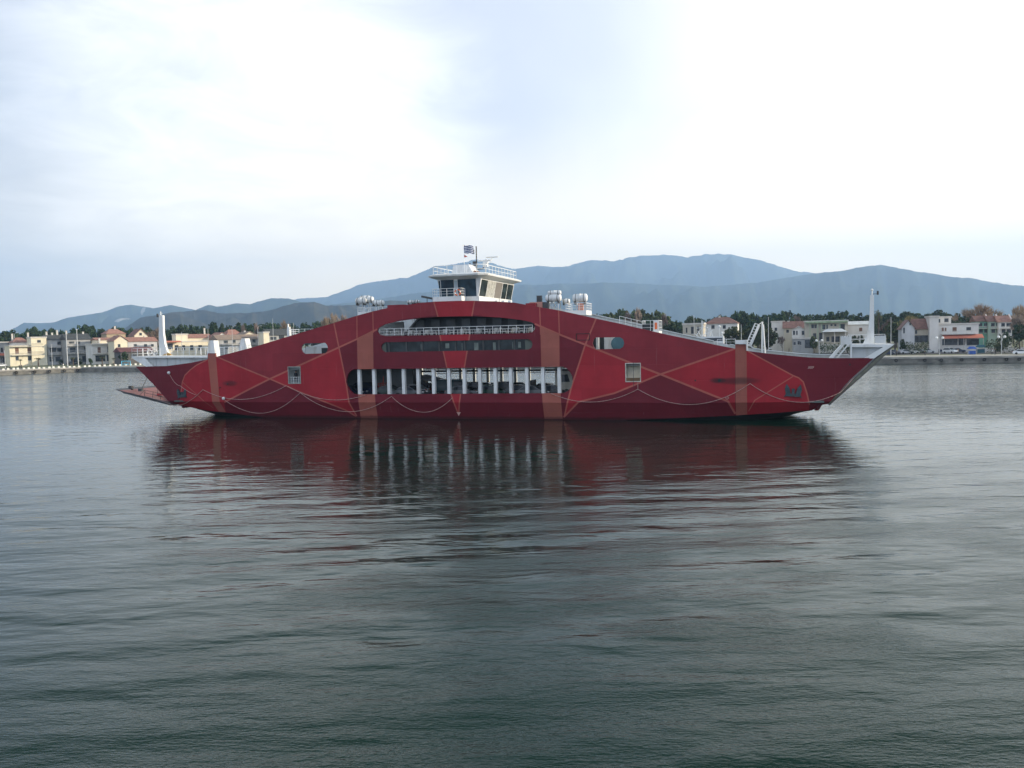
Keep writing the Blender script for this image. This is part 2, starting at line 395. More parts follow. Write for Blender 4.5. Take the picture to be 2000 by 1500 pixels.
# --- hills
def vnoise(x, y, seed=0):
    from mathutils import noise
    return noise.noise(Vector((x, y, seed)))
def hill(name, crest, D, depth, col, rock=.0, jag=1.0, seed=1, quarry=()):
    """ridge: a real height field, crest at depth D falling towards the camera and behind"""
    m = bpy.data.materials.new(name + '_cover'); m.use_nodes = True
    t = NT(m.node_tree); b = t.n['Principled BSDF']; g = t.n.new('ShaderNodeNewGeometry')
    n = t.noise(g.outputs['Position'], 14 / D, 6, .65); n2 = t.noise(g.outputs['Position'], 120 / D, 4, .6)
    base = t.mix(t.mapr(n, .35, .65), tuple(c * .55 for c in col), tuple(c * 1.4 for c in col))
    base = t.mix(t.mapr(n2, .4, .7), base, tuple(c * 1.1 for c in (col[0] * 1.2, col[1], col[2] * .9)))
    for q in quarry:
        p = at_depth(q[0], q[1], D * q[4])
        dd = t.vmath('SUBTRACT', g.outputs['Position'], tuple(p)); ss = t.vmath('MULTIPLY', dd, (1 / (q[2] * D / F), .0, 1 / (q[3] * D / F)))
        sh = t.n.new('ShaderNodeSeparateXYZ'); t.l.new(ss, sh.inputs[0])
        rr = t.math('SQRT', t.math('ADD', t.math('MULTIPLY', sh.outputs[0], sh.outputs[0]), t.math('POWER', t.math('ADD', sh.outputs[2], t.math('MULTIPLY', sh.outputs[0], q[5])), 2)))
        k = t.mapr(t.math('ADD', rr, t.math('MULTIPLY', t.math('SUBTRACT', t.noise(g.outputs['Position'], 60 / D * 3, 4), .5), 1.4)), 1.0, .7)
        base = t.mix(t.math('MULTIPLY', k, .75), base, (.62, .56, .48))
    t.put(b.inputs['Base Color'], base); b.inputs['Roughness'].default_value = 1; b.inputs['Specular IOR Level'].default_value = 0
    cr_ = [at_depth(x, y, D) for x, y in crest]
    nx, ny = 620, 26
    xs = [cr_[0].x + (cr_[-1].x - cr_[0].x) * i / nx for i in range(nx + 1)]
    def hz(x):
        for a, b2 in zip(cr_[:-1], cr_[1:]):
            if a.x <= x <= b2.x:
                k = (x - a.x) / (b2.x - a.x); return a.z + (b2.z - a.z) * k
        return cr_[-1].z
    vs = []; fs = []
    for j in range(ny + 1):
        v = j / ny * 2 - 1                    # -1 foot towards camera, 0 crest, 1 behind
        for i, x in enumerate(xs):
            H = hz(x) - GZ
            H += jag * D / F * (vnoise(x * 60 / D * .6, 3.1, seed) * 1.3 + vnoise(x * 60 / D * 2.2, 5.1, seed) * 1.0 + vnoise(x * 60 / D * 6, 7.7, seed) * .6)
            prof = (1 - abs(v) ** 1.25) if v < 0 else 1 - v ** 1.5
            rid = vnoise(x * 22 / D + v * .8, v * 2.2, seed + 9) * .75 + vnoise(x * 75 / D, v * 6, seed + 4) * .30
            f_ = prof + rid * (abs(v) ** .6) * (1 - abs(v)) * 1.6
            f_ = min(f_, 1 - .25 * abs(v)); z = GZ + max(0, H) * max(0, f_) if abs(v) < 1 else -.5
            y = D + v * depth * (1 if v < 0 else .30)
            xx = x * (y / D) if v < 0 else x
            zz = (z - CH) * (y / D) + CH if v < 0 and v > -1 and False else z
            vs.append((xx, y, zz))
    for j in range(ny):
        for i in range(nx):
            a = j * (nx + 1) + i; fs.append((a, a + 1, a + nx + 2, a + nx + 1))
    mb = MB(); mb.mesh(vs, fs); o = mb.build(name, m, smooth=True); tag(o, kind='structure'); return o
green = (.030, .044, .020)
hill('mountain', [(380,640),(500,615),(580,583),(640,580),(700,557),(740,548),(800,542),(850,520),(870,521),(905,513),(930,508),(960,515),(1000,525),(1040,520),(1100,522),(1150,508),(1200,510),(1250,500),(1300,497),(1340,503),(1380,495),(1430,498),(1480,507),(1520,520),(1560,530),(1600,536),(1700,545),(1850,560),(2100,575),(2400,600)], 11500, 3300, (.032,.045,.034), jag=1.2, seed=3)
hill('mountain_range', [(480,645),(600,602),(700,590),(800,575),(900,560),(1050,556),(1200,552),(1380,560),(1480,552),(1560,538),(1640,530),(1720,517),(1760,526),(1800,532),(1860,542),(1900,543),(1960,556),(2000,560),(2150,575),(2500,600)], 7600, 2200, (.028,.040,.030), jag=1.0, seed=5)
hill('ridge', [(-60,665),(20,645),(48,630),(72,631),(104,630),(128,621),(160,616),(200,610),(232,598),(256,595),(275,598),(300,602),(320,598),(335,596),(375,604),(420,615),(500,635)], 8200, 1800, green, jag=.7, seed=8, quarry=[(288,607,7,7,.97,1.0),(244,626,9,3.2,.86,-.5)])
hill('far_hill', [(330,640),(385,604),(407,595),(425,599),(440,597),(462,592),(487,594),(530,582),(562,583),(590,591),(640,600),(740,620),(860,650)], 6900, 1600, green, jag=.6, seed=12)
hill('wooded_hill', [(200,668),(250,637),(275,620),(305,616),(340,609),(375,607),(400,606),(425,611),(450,612),(487,611),(525,607),(550,599),(575,592),(612,590),(637,597),(700,595),(760,587),(800,588),(840,592),(900,610),(1000,640)], 3700, 1000, (.045,.045,.034), jag=.8, seed=15)

# ================================================================== FERRY
PSI = 0.294; FX0, FY0 = -6.98, 100.0; BEAM = 16.0
ft = Vector((cos(PSI), -sin(PSI), 0)); fn = Vector((sin(PSI), cos(PSI), 0))   # along the ferry / across it, away from us
FO = Vector((FX0, FY0, 0))
def L(px, py, y=0.0):                         # pixel -> (s, z) on the ferry's lengthwise plane y
    d = ray(px, py); P0 = FO + fn * y
    k = fn.dot(P0 - EYE) / fn.dot(d); P = EYE + d * k
    return ((P - P0).dot(ft), P.z)
def inset(s, z):
    a = max(0.0, abs(s) - 27.0)
    v = 2.6 * (a / 20.0) ** 2 + .10 * a / 20 * max(0, 7 - z)
    if z < 2.06: v += (2.06 - z) * (.22 + .03 * a)
    return v
def H(px, py):                                # pixel -> (s, z) on the curved near side
    s, z = L(px, py)
    for _ in range(6): s, z = L(px, py, inset(s, z))
    return (s, z)
def FW(s, y, z): return FO + ft * s + fn * y + Vector((0, 0, z))

SOOT = []
for px, py, rx, rz, am in ((1440, 744, 2.9, .5, .62), (1402, 743, 1.1, .4, .75), (449, 749, 1.5, .5, .6)):
    s, z = H(px, py); SOOT.append((s, z, rx, rz, am))
P_MID = hull_paint('red_hull_paint', (.25, .028, .038))
P_DARK = hull_paint('maroon_hull_paint', (.158, .017, .027))
P_BRIGHT = hull_paint('bright_red_hull_paint', (.35, .024, .034))
P_SALMON = hull_paint('salmon_band_paint', (.36, .112, .085))
P_LINE = hull_paint('salmon_line_paint', (.42, .115, .09))
WHITE = mat('white_ship_paint', (.74, .75, .74), .4, .05, .5, dirt=(.38, .33, .26), dirtamt=.45, dscale=(1.2, 1.2, .25))
WHITE2 = mat('grey_white_ship_paint', (.52, .55, .56), .5, .08, .5, dirt=(.3, .27, .22), dirtamt=.5, dscale=(1.2, 1.2, .25))
RAILW = mat('white_rail_paint', (.82, .83, .82), .4, .04, 2)
DECKG = mat('green_grey_deck', (.09, .11, .10), .8, .2, .5)
DECKR = mat('red_deck_paint', (.24, .11, .11), .8, .25, .5, dirt=(.22, .19, .19), dirtamt=.6)
BLACK = mat('black_antifouling', (.012, .013, .013), .6, .3, .5)
DARK = mat('dark_interior', (.022, .028, .032), .6, .3, .4)
DGREY = mat('dark_grey_steel', (.05, .052, .055), .5, .25, 1)
GREYI = mat('grey_inner_bulkhead', (.20, .215, .22), .6, .15, .4, dirt=(.08, .07, .06), dirtamt=.5)
ORANGE = mat('orange_plastic', (.75, .16, .04), .5)
GLASS = glass_dark('tinted_glass'); GLASSB = glass_dark('blue_tinted_glass', (.010, .022, .032))
ROPE = mat('pale_rope', (.48, .30, .27), .9, .2, 5)
ANCH = mat('weathered_anchor_steel', (.035, .055, .065), .7, .4, 1.5, dirt=RUST, dirtamt=.4)

ferry = empty('ferry', FO, -PSI, 'large double ended car ferry, red hull with salmon bands and lines, white bridge on top', 'ferry')

# ---- outlines, read as points on the ship's side
outline_px = [(265,716),(325,715),(372,708.7),(405.5,701.7),(405.5,690),(420.5,690),(421,697),(450,690),(487.5,680),(525,668.7),(600,646),(650,631.4),(697,616.5),(728,608.2),(756,601.5),(819,591.6),(847,589.4),(890,587.8),(927,587.4),(965,588.6),(1004,591),(1054,600),(1091,606),(1130,614.5),(1165,622.4),(1210,632),(1254,642.4),(1305,654),(1356,664.5),(1400,674),(1436,681),(1436,672.4),(1457,672.4),(1457.5,685),(1500,690.5),(1545,695),(1580,698),(1630,699.5),(1707,699),(1660,742),(1617,789),(1600,791.5),(1586,801.5),(1562,802.5),(1510,807),(1466,809.5),(1436,811.5)]
bottom_px = [(442,805.5),(415,803),(390,799),(358,792.5),(335,787.5),(300,751)]
outline = [H(*p) for p in outline_px]
outline += [(24.0, .15), (12.0, -.35), (-22.0, -.35), (-29.0, .1)] + [H(*p) for p in bottom_px]
hole_px = {
 'car_opening': [(690,721.4),(684,725),(679,731.6),(676,745.6),(678.5,754),(684,763),(691,769.3),(701,770.3),(1091,768),(1102,767.3),(1109,764),(1115.5,757),(1118.4,746),(1118,735),(1113,726),(1107,719.5),(1099,716.2)],
 'promenade_opening': [(736.6,647),(739,640.6),(752,633.2),(780,626.8),(822,621),(850,619),(878,618),(923,617.6),(976,620),(1018,625),(1037,629),(1043,632),(1044.8,636),(1044.6,643),(1040,648.6),(1032,650.3),(752,656.3),(742,654)],
 'window_band': [(744,678.6),(746,672),(752,668.4),(1032,662.3),(1038,666),(1040.3,672),(1038,679),(1032,682.8),(752,687.8),(746,684)],
 'oval_left': [(588,680.5),(590,674),(595,670.6),(635,669.6),(639,674),(640.6,680),(639,686),(635,690.2),(595,691.2),(590,687)],
 'oval_right': [(1157,670.5),(1159,663),(1164,659.2),(1211,658.6),(1217,662.5),(1219.4,670),(1217,677.5),(1211,681.4),(1164,682.2),(1159,677)],
 'port_left': [(562.5,716.9),(586,716),(587,748.8),(563,749.6)],
 'port_right': [(1222,710),(1251,709),(1251,745.4),(1222,746)],
}
holes = {k: [H(*p) for p in v] for k, v in hole_px.items()}
HP = lambda pts: [H(*p) for p in pts]
lines = [  # (points, width)
 (HP([(424,697),(527,740),(587,766),(640,787),(675,801),(695,813)]), .22),
 (HP([(737,643),(700,661),(527,740),(438,786)]), .26),
 (HP([(405,702.5),(384,713),(372,722),(361,733),(356,746),(352,777)]), .18),
 (HP([(357,747),(385,771),(417,797)]), .12),
 (HP([(652,630.5),(675,742),(682,787),(697,813)]), .22),
 (HP([(697,616),(697.3,662)]), .16), (HP([(728,608),(729,650)]), .16),
 (HP([(847,589),(855.5,619)]), .2), (HP([(927,587),(921.5,618)]), .2),
 (HP([(859,654.5),(873,719)]), .2), (HP([(917.5,652.5),(907,718)]), .2),
 (HP([(881,769.5),(895,808)]), .2), (HP([(899.5,769.5),(896,808)]), .2),
 (HP([(1044.5,632.5),(1092,653),(1144,673.5),(1230,708),(1290,731),(1422,784),(1436,808)]), .26),
 (HP([(1164.5,621.5),(1142,676),(1116,756),(1102,815)]), .22),
 (HP([(1436,681),(1290,731),(1200,768),(1130,785),(1101,815)]), .24),
 (HP([(1460,685.5),(1548,733),(1560,738),(1569,746),(1576,768),(1581,791)]), .17),
 (HP([(1549,735),(1474,782),(1462,803)]), .13),
 (HP([(1054,600),(1056,654)]), .16), (HP([(1091,605),(1092.5,654)]), .16),
]
salmon = [HP([(405.3,691),(421,691),(422,700),(429,785),(441.5,806),(427,804),(415.5,787)]),
          HP([(697.3,661),(728.6,645),(729.5,720),(732,768),(738.5,818.5),(705,818.5),(699.5,769)]),
          HP([(1055.3,637.5),(1092.5,653.5),(1093,716.5),(1095,768),(1099,818.5),(1063.5,818.5),(1058.6,768)]),
          HP([(1436,671),(1458,671),(1459.5,809.5),(1437.5,812)])]
bright = [HP([(527,740),(652,684),(664,690),(675,742),(682,787),(695,813),(675,801),(640,787),(587,766)]),
          HP([(420,697),(424,697),(527,740),(438,786),(441,806),(352,800),(352,777),(356,746),(361,733),(372,722),(384,713),(405,702.5)]),
          HP([(651,684),(663,680),(675,742),(664,750)]),
          HP([(859,654.5),(917.5,652.5),(907,718),(873,719)]), HP([(881,769.5),(899.5,769.5),(896,808),(895,808)]),
          HP([(1142,676),(1144,673.5),(1230,708),(1290,731),(1200,768),(1130,785),(1101,815),(1102,815),(1116,756)]),
          HP([(1436,681),(1290,731),(1422,784),(1436,808)]),
          HP([(1457,685),(1548,733),(1560,738),(1569,746),(1576,768),(1581,791),(1580,802),(1457,811)])]
bright[0] = HP([(527,740),(660.5,680.5),(664,689),(675,742),(682,787),(695,813),(675,801),(640,787),(587,766)]); bright.pop(2)
mid = [HP([(420,697),(424,697),(527,740),(663,679),(651,630),(600,640),(487,676)]),
       HP([(651,629),(697,614),(728,606),(728.8,645),(661,677)]),
       HP([(728,600),(847,585),(927,585),(1054,595),(1055.4,637),(1044.5,632.5),(923,614),(850,616),(780,624),(736,643),(728,647)]),
       HP([(1054,596),(1165,618),(1143,673.5),(1055,636)]),
       HP([(1165,618),(1290,645),(1440,679),(1290,731),(1144,673.5)])]
bright.append(HP([(847,585),(927,585),(921.5,619),(855.5,619)]))

def inpoly(p, poly):
    c = False; n = len(poly); x, y = p
    for i in range(n):
        x0, y0 = poly[i]; x1, y1 = poly[(i + 1) % n]
        if (y0 > y) != (y1 > y) and x < (x1 - x0) * (y - y0) / (y1 - y0) + x0: c = not c
    return c
def line_quads(pts, wd):
    qs = []
    n = len(pts); off = []
    for i in range(n):
        a = Vector(pts[max(0, i - 1)]); b = Vector(pts[min(n - 1, i + 1)]); c = Vector(pts[i])
        d1 = (c - a).normalized() if i else (b - c).normalized(); d2 = (b - c).normalized() if i < n - 1 else d1
        m = (d1 + d2).normalized(); nn = Vector((-m.y, m.x)) / max(.5, m.dot(d1)) * wd / 2
        off.append((c + nn, c - nn))
    for i in range(n - 1): qs.append([tuple(off[i][0]), tuple(off[i+1][0]), tuple(off[i+1][1]), tuple(off[i][1])])
    return qs
quads = [q for pts, wd in lines for q in line_quads(pts, wd * .82)]

def side_mesh(with_paint=True, smin=None, smax=None):
    V = []; E = []
    def add(poly, closed=True):
        i = len(V); V.extend([Vector(p) for p in poly]); n = len(poly)
        for k in range(n if closed else n - 1): E.append((i + k, i + (k + 1) % n))
    add(outline)
    for h in holes.values(): add(h)
    for q in salmon + bright + mid + quads: add(q)
    for k in range(-48, 49):
        if abs(k) >= 26: add([(k, -1), (k, 9)], False)
    add([(-50, 2.06), (50, 2.06)], False)
    vs, es, fs, _, _, _ = delaunay_2d_cdt(V, E, [], 0, 1e-4)
    out_v = [(v.x, v.y) for v in vs]; F_ = []; Mi = []
    hl = list(holes.values())
    for f in fs:
        c = (sum(vs[i].x for i in f) / 3, sum(vs[i].y for i in f) / 3)
        if not inpoly(c, outline) or any(inpoly(c, h) for h in hl): continue
        if any(inpoly(c, q) for q in salmon): mi = 3
        elif any(inpoly(c, q) for q in quads): mi = 4
        elif any(inpoly(c, q) for q in bright): mi = 2
        elif any(inpoly(c, q) for q in mid): mi = 0
        else: mi = 1
        F_.append(tuple(f)); Mi.append(mi)
    return out_v, F_, Mi
SV, SF, SM = side_mesh()
TH = .22
def hull_side(name, mirror):
    used = sorted({i for f in SF for i in f}); mp = {i: k for k, i in enumerate(used)}
    def P(i, off):
        s, z = SV[i]; y = inset(s, z) + off
        return (s, BEAM - y if mirror else y, z)
    vs = [P(i, 0) for i in used] + [P(i, TH) for i in used]; n = len(used)
    fs = []; ms = []
    ec = {}
    for f, m in zip(SF, SM):
        a, b, c = [mp[i] for i in f]
        A, B, C = (SV[i] for i in f)
        if (B[0]-A[0])*(C[1]-A[1]) - (B[1]-A[1])*(C[0]-A[0]) < 0: b, c = c, b
        fr = (a, b, c) if not mirror else (c, b, a)
        fs.append(fr); ms.append(m)
        bk = tuple(k + n for k in reversed(fr)); fs.append(bk); ms.append(5)
        for x, y in ((fr[0], fr[1]), (fr[1], fr[2]), (fr[2], fr[0])): ec[(x, y)] = m
    for (x, y), m in ec.items():
        if (y, x) not in ec: fs.append((y, x, x + n, y + n)); ms.append(m if m != 4 else 1)
    me = bpy.data.meshes.new(name); me.from_pydata(vs, [], fs)
    for m in (P_MID, P_DARK, P_BRIGHT, P_SALMON, P_LINE, WHITE2): me.materials.append(m)
    for p, m in zip(me.polygons, ms): p.material_index = m
    me.update(); o = bpy.data.objects.new(name, me); COL.objects.link(o); o.parent = ferry
    return o
hs = hull_side('hull_side', False); hs2 = hull_side('hull_side', True)

# stiffening ribs on the inner faces (seen above the rail line on the far side)
def top_z(s):
    best = None
    for i in range(len(outline)):
        (x0, z0), (x1, z1) = outline[i], outline[(i + 1) % len(outline)]
        if abs(x1 - x0) > 1e-6 and min(x0, x1) <= s <= max(x0, x1):
            z = z0 + (z1 - z0) * (s - x0) / (x1 - x0); best = z if best is None else max(best, z)
    return best if best is not None else 0
mb = MB()
for k in range(-46, 47, 2):
    zt = top_z(k + .01)
    if abs(k) < 11: continue
    y = inset(k, zt)
    lo = max(2.3, zt - 2.6)
    mb.box((k - .05, BEAM - y - TH - .22, lo), (k + .05, BEAM - y - TH + .01, zt - .05))
pts = [(k, BEAM - inset(k, 5) - TH - .1, top_z(k) + .04) for k in range(11, 31)]
mb.path(pts, .09, 5)
pts = [(k, BEAM - inset(k, 5) - TH - .1, top_z(k) + .04) for k in range(32, 47)]
mb.path(pts, .09, 5)
mb.build('stiffener', WHITE2, ferry)

# bottom, closing both sides
def bot_z(s):
    best = None
    for i in range(len(outline)):
        (x0, z0), (x1, z1) = outline[i], outline[(i + 1) % len(outline)]
        if abs(x1 - x0) > 1e-6 and min(x0, x1) <= s <= max(x0, x1):
            z = z0 + (z1 - z0) * (s - x0) / (x1 - x0); best = z if best is None else min(best, z)
    return best if best is not None else 0
mb = MB(); st = [x * 1.0 for x in range(-42, 43)]; rows = []
for s in st:
    zb = bot_z(s); y0 = inset(s, zb) + .05
    a = abs(s); dz = max(.25, 1.9 - max(0, a - 33) * .20)
    row = [(s, y0, zb + .03), (s, y0 + .9, zb - dz * .45), (s, y0 + 3.0, zb - dz), (s, BEAM - y0 - 3.0, zb - dz), (s, BEAM - y0 - .9, zb - dz * .45), (s, BEAM - y0, zb + .03)]
    rows.append(row)
for a, b in zip(rows[:-1], rows[1:]):
    for k in range(5): mb.poly([a[k], a[k+1], b[k+1], b[k]])
mb.poly(rows[0]); mb.poly(rows[-1][::-1])
mb.build('keel', BLACK, ferry)
# transom plates under the ramps
mb = MB()
for sg in (-1, 1):
    pts = [(sg * 41.5, 1.0), (sg * 41.9, 1.0), (sg * 42.6, 2.2), (sg * 41.9, 2.2)]
    mb.prism(pts, 2.6, BEAM - 2.6)
mb.build('transom', P_DARK, ferry)

# decks
mb = MB()
mb.box((-42.4, 1.6, 1.95), (42.4, BEAM - 1.6, 2.15)); mb.box((-26, .3, 1.95), (26, 1.6, 2.15)); mb.box((-26, BEAM - 1.6, 1.95), (26, BEAM - .3, 2.15)); mb.box((-26, .32, 2.15), (26, BEAM - .32, 2.55))
mb.build('car_deck', DECKG, ferry)
mb = MB()
mb.box((-24, TH + .02, 6.30), (24, BEAM - TH - .02, 6.55))
mb.build('passenger_deck', GREYI, ferry)
mb = MB()
mb.box((-15.5, TH + .02, 10.02), (15.5, BEAM - TH - .02, 10.22))
mb.build('promenade_deck', DECKG, ferry)
mb = MB()
mb.box((-11.2, TH + .02, 12.75), (11.2, BEAM - TH - .02, 12.95))
mb.build('bridge_deck', DECKG, ferry)

# columns in the car-deck opening, both sides
col_px = [701, 729.6, 758.7, 787.6, 815.9, 846, 876, 906, 936.6, 966.8, 997, 1028.4, 1059.8, 1091.7]
for i, px in enumerate(col_px):
    s, z = L(px + .5, 745, .3)
    for y0, y1 in ((.24, .74), (BEAM - .62, BEAM - .24)):
        mb = MB(); mb.prism([(s - .19, 2.15), (s + .19, 2.15), (s + .19, 6.3), (s - .19, 6.3)], y0, y1)
        mb.build('pillar', WHITE if y0 < 1 else WHITE2, ferry)
# far-side longitudinal beam and pipes under the deck head
mb = MB()
mb.box((-14, BEAM - 1.2, 5.15), (14.2, BEAM - .95, 5.42)); mb.build('beam', DGREY, ferry)
mb = MB()
mb.tube((-9, BEAM - 1.4, 4.95), (14, BEAM - 1.4, 4.95), .05); mb.tube((-9, 12.5, 5.7), (14, 12.5, 5.7), .06)
for k in range(-8, 14, 2): mb.tube((k, BEAM - 1.4, 4.95), (k, BEAM - 1.4, 6.3), .03)
mb.build('pipe', RAILW, ferry)
# centre casing, engine room trunk and sloping side ramp at the left end of the car deck
mb = MB(); mb.box((-22, 7.0, 2.15), (-8.6, 9.6, 6.3)); mb.build('casing', GREYI, ferry)
mb = MB(); mb.prism([(-8.4, 4.6), (-8.4, 5.0), (-3.9, 3.9), (-3.9, 3.5)], 8.4, 11.5); mb.prism([(-8.6, 4.4), (-8.6, 2.15), (-8.3, 2.15), (-8.3, 4.4)], 8.4, 11.5)
mb.build('side_ramp', GREYI, ferry)
mb = MB()
for s in (-23.9, 23.7): mb.box((s, TH + .02, 6.56), (s + .12, 3.0, 9.9))
mb.box((-23.9, BEAM - 3, 6.56), (-23.8, BEAM - TH, 9.4)); mb.box((-19.2, 4.0, 6.56), (-18.9, 4.3, 10)); mb.box((17.2, 2.2, 6.56), (17.45, 2.5, 10.2))
mb.box((16.2, 5.0, 6.56), (24, 5.15, 9.7)); mb.box((-24, 6.0, 6.56), (-16, 6.15, 9.2))
mb.build('partition', WHITE, ferry)
mb = MB()
mb.box((15.6, 4.85, 7.0), (16.6, 4.98, 9.6)); mb.box((17.1, 4.85, 7.0), (17.6, 4.98, 9.6)); mb.box((-21.5, 5.85, 7.0), (-20.6, 5.98, 9.0))
mb.build('doorway', DARK, ferry)
mb = MB(); mb.lathe([(0, 0), (.85, 0), (.85, .12), (0, .12)], 16, Matrix.Translation((19.3, 4.98, 8.8)) @ Matrix.Rotation(pi / 2, 4, 'X')); mb.build('sky_gap_disc', mat('teal_sky_gap', (.06, .16, .20), .2), ferry)  # teal disc added where sky and mountain would show through the oval

# passenger lounge behind the window band: panes with mullions
sA, zA = L(744, 678, .28); sB, zB = L(1040, 672, .28)
mb = MB(); mb.box((sA - .1, .30, 8.0), (sB + .1, .36, 9.9)); band = mb.build('lounge_window', GLASS, ferry)
mb = MB(); mb.box((sA - .5, .24, 8.0), (sA + .75, .29, 9.9)); mb.box((sB - .9, .24, 8.0), (sB + .3, .29, 9.9))
mb.build('window_end_plate', mat('olive_grey_plate', (.10, .115, .095), .6, .15), ferry)
mb = MB()
for px in (760, 794, 825, 858, 890, 908, 944, 975, 1005):
    s, _ = L(px, 675, .25); mb.box((s - .10, .22, 8.0), (s + .10, .305, 9.9))
mb.build('mullion', mat('mullion_paint', (.05, .055, .055), .5, .2), band)
mb = MB()
for px, ww, lo in ((902, .08, 8.4), (926, .55, 8.4), (1001, .07, 8.5), (1012, .35, 8.6), (822, .06, 8.6), (963, .35, 8.3), (1032, .06, 8.5), (870, .5, 8.7)):
    s, _ = L(px, 675, .3); mb.box((s, .285, lo), (s + ww, .31, 9.3))
mb.build('curtain', mat('pale_curtain', (.16, .19, .17), .8, .3), band)

# promenade deck: deckhouse with dark glazing behind the open gallery
sL, _ = L(782, 640, 3.2); sR, _ = L(1052, 640, 3.2)
mb = MB(); mb.prism([(sL + .2, 10.22), (sR, 10.22), (sR, 12.74), (sL + 2.8, 12.74)], 3.2, BEAM - 3.2)
house = mb.build('deckhouse', DARK, ferry)
for px in range(812, 1040, 30):
    s, _ = L(px, 635, 3.1)
    mb = MB(); mb.box((s, 3.12, 10.9), (s + 1.15, 3.18, 12.3)); mb.build('window', mat('dull_window', (.035, .045, .05), .35, .3), house)
mb = MB(); mb.prism([(sL + .1, 10.22), (sL + .4, 10.22), (sL + 3.0, 12.74), (sL + 2.7, 12.74)], 3.0, 3.19)
mb.build('stair_stringer', GREYI, house)
mb = MB(); mb.box((-14.2, TH + .05, 10.22), (-14.1, BEAM - TH - .05, 12.0)); mb.box((-15.2, 5.2, 10.22), (sL - .4, 5.3, 12.2)); mb.build('screen', WHITE, ferry)

def rail(pts, h=1.0, post=1.2, parent=ferry, name='railing', bars=3, r=.03, M=RAILW, build=True, mb=None):
    own = mb is None
    if own: mb = MB()
    for a, b in zip(pts[:-1], pts[1:]):
        a, b = Vector(a), Vector(b); n = max(1, round((b - a).length / post))
        for i in range(n + 1):
            p = a.lerp(b, i / n); mb.tube(p, p + Vector((0, 0, h)), r, 4)
        for k in range(1, bars + 1):
            z = Vector((0, 0, h * k / bars)); mb.tube(a + z, b + z, r * (1.1 if k == bars else .7), 4)
    return mb.build(name, M, parent) if own else None
rail([(-9.8 - 5.2, .30, 10.22), (9.9, .30, 10.22)], 1.05, .98, r=.035)
rail([(-23.8, .35, 6.55), (-16.5, .35, 6.55)], 1.5, 1.3, bars=3); rail([(15.5, .35, 6.55), (23.6, .35, 6.55)], 1.5, 1.1, bars=3)

# ---- bridge (wheelhouse)
bx0, bx1 = -2.55, 2.85
by0, by1 = 1.3, BEAM - .2
wh = MB()
def frus(mb, x0, x1, y0, y1, z0, x0t, x1t, y0t, y1t, z1, mi=0):
    mb.mesh([(x0,y0,z0),(x1,y0,z0),(x1,y1,z0),(x0,y1,z0),(x0t,y0t,z1),(x1t,y0t,z1),(x1t,y1t,z1),(x0t,y1t,z1)],
            [(0,3,2,1),(4,5,6,7),(0,1,5,4),(1,2,6,5),(2,3,7,6),(3,0,4,7)], mi)
frus(wh, bx0 + .3, bx1 - .1, by0 + .6, by1, 12.95, bx0 + .3, bx1 - .05, by0 + .5, by1, 15.0)
frus(wh, bx0 + .35, bx1 - .22, by0 + .7, by1 + .1, 14.95, bx0 - .15, bx1 + .25, by0 + .5, by1 + .2, 17.25)
wheel = wh.build('wheelhouse', WHITE, ferry)
# near face glazing (shaded) and right-hand face glazing (sunlit), leaning outwards
def gpane(face, a, b, z0=15.05, z1=17.05, M_=GLASSB, name='window', mid=None):
    mb = MB()
    k0 = (z0 - 14.95) / 2.3; k1 = (z1 - 14.95) / 2.3
    if face == 'near':
        y_0 = by0 + .7 - .2 * k0 - .03; y_1 = by0 + .7 - .2 * k1 - .03
        vs = [(a, y_0, z0), (b, y_0, z0), (b, y_1, z1), (a, y_1, z1)]; nn = Vector((0, .02, 0))
    else:
        x_0 = bx1 - .22 + .47 * k0 + .03; x_1 = bx1 - .22 + .47 * k1 + .03
        vs = [(x_0, a, z0), (x_0, b, z0), (x_1, b, z1), (x_1, a, z1)]; nn = Vector((-.02, 0, 0))
    vs = [Vector(v) for v in vs]; vs2 = [v + nn for v in vs]
    mb.mesh(vs + vs2, [(0,1,2,3),(4,7,6,5),(0,4,5,1),(1,5,6,2),(2,6,7,3),(3,7,4,0)])
    return mb.build(name, M_, wheel)
gpane('near', -2.5, -2.3); gpane('near', -2.2, -.5, 15.02, 17.15); gpane('near', .02, 2.4, 15.02, 17.15)
gpane('near', -.45, -.02, 14.98, 17.0, mat('pale_door', (.38, .46, .50), .5, .05), 'door')
CLEAR = mat('sunlit_blind', (.40, .40, .37), .6, .35, 2.5, dirt=(.1, .1, .1), dirtamt=.8, dscale=(3, 3, 3))
ys = [by0 + .75, by0 + 3.4, by0 + 6.6, by0 + 9.6, by0 + 11.8, by1 + .0]
for i in range(5):
    a, b = ys[i] + .12, ys[i + 1] - .12
    gpane('right', a, b, M_=[GLASS, CLEAR, mat('brown_blind', (.17, .155, .14), .6, .1), GLASS, GLASS][i])
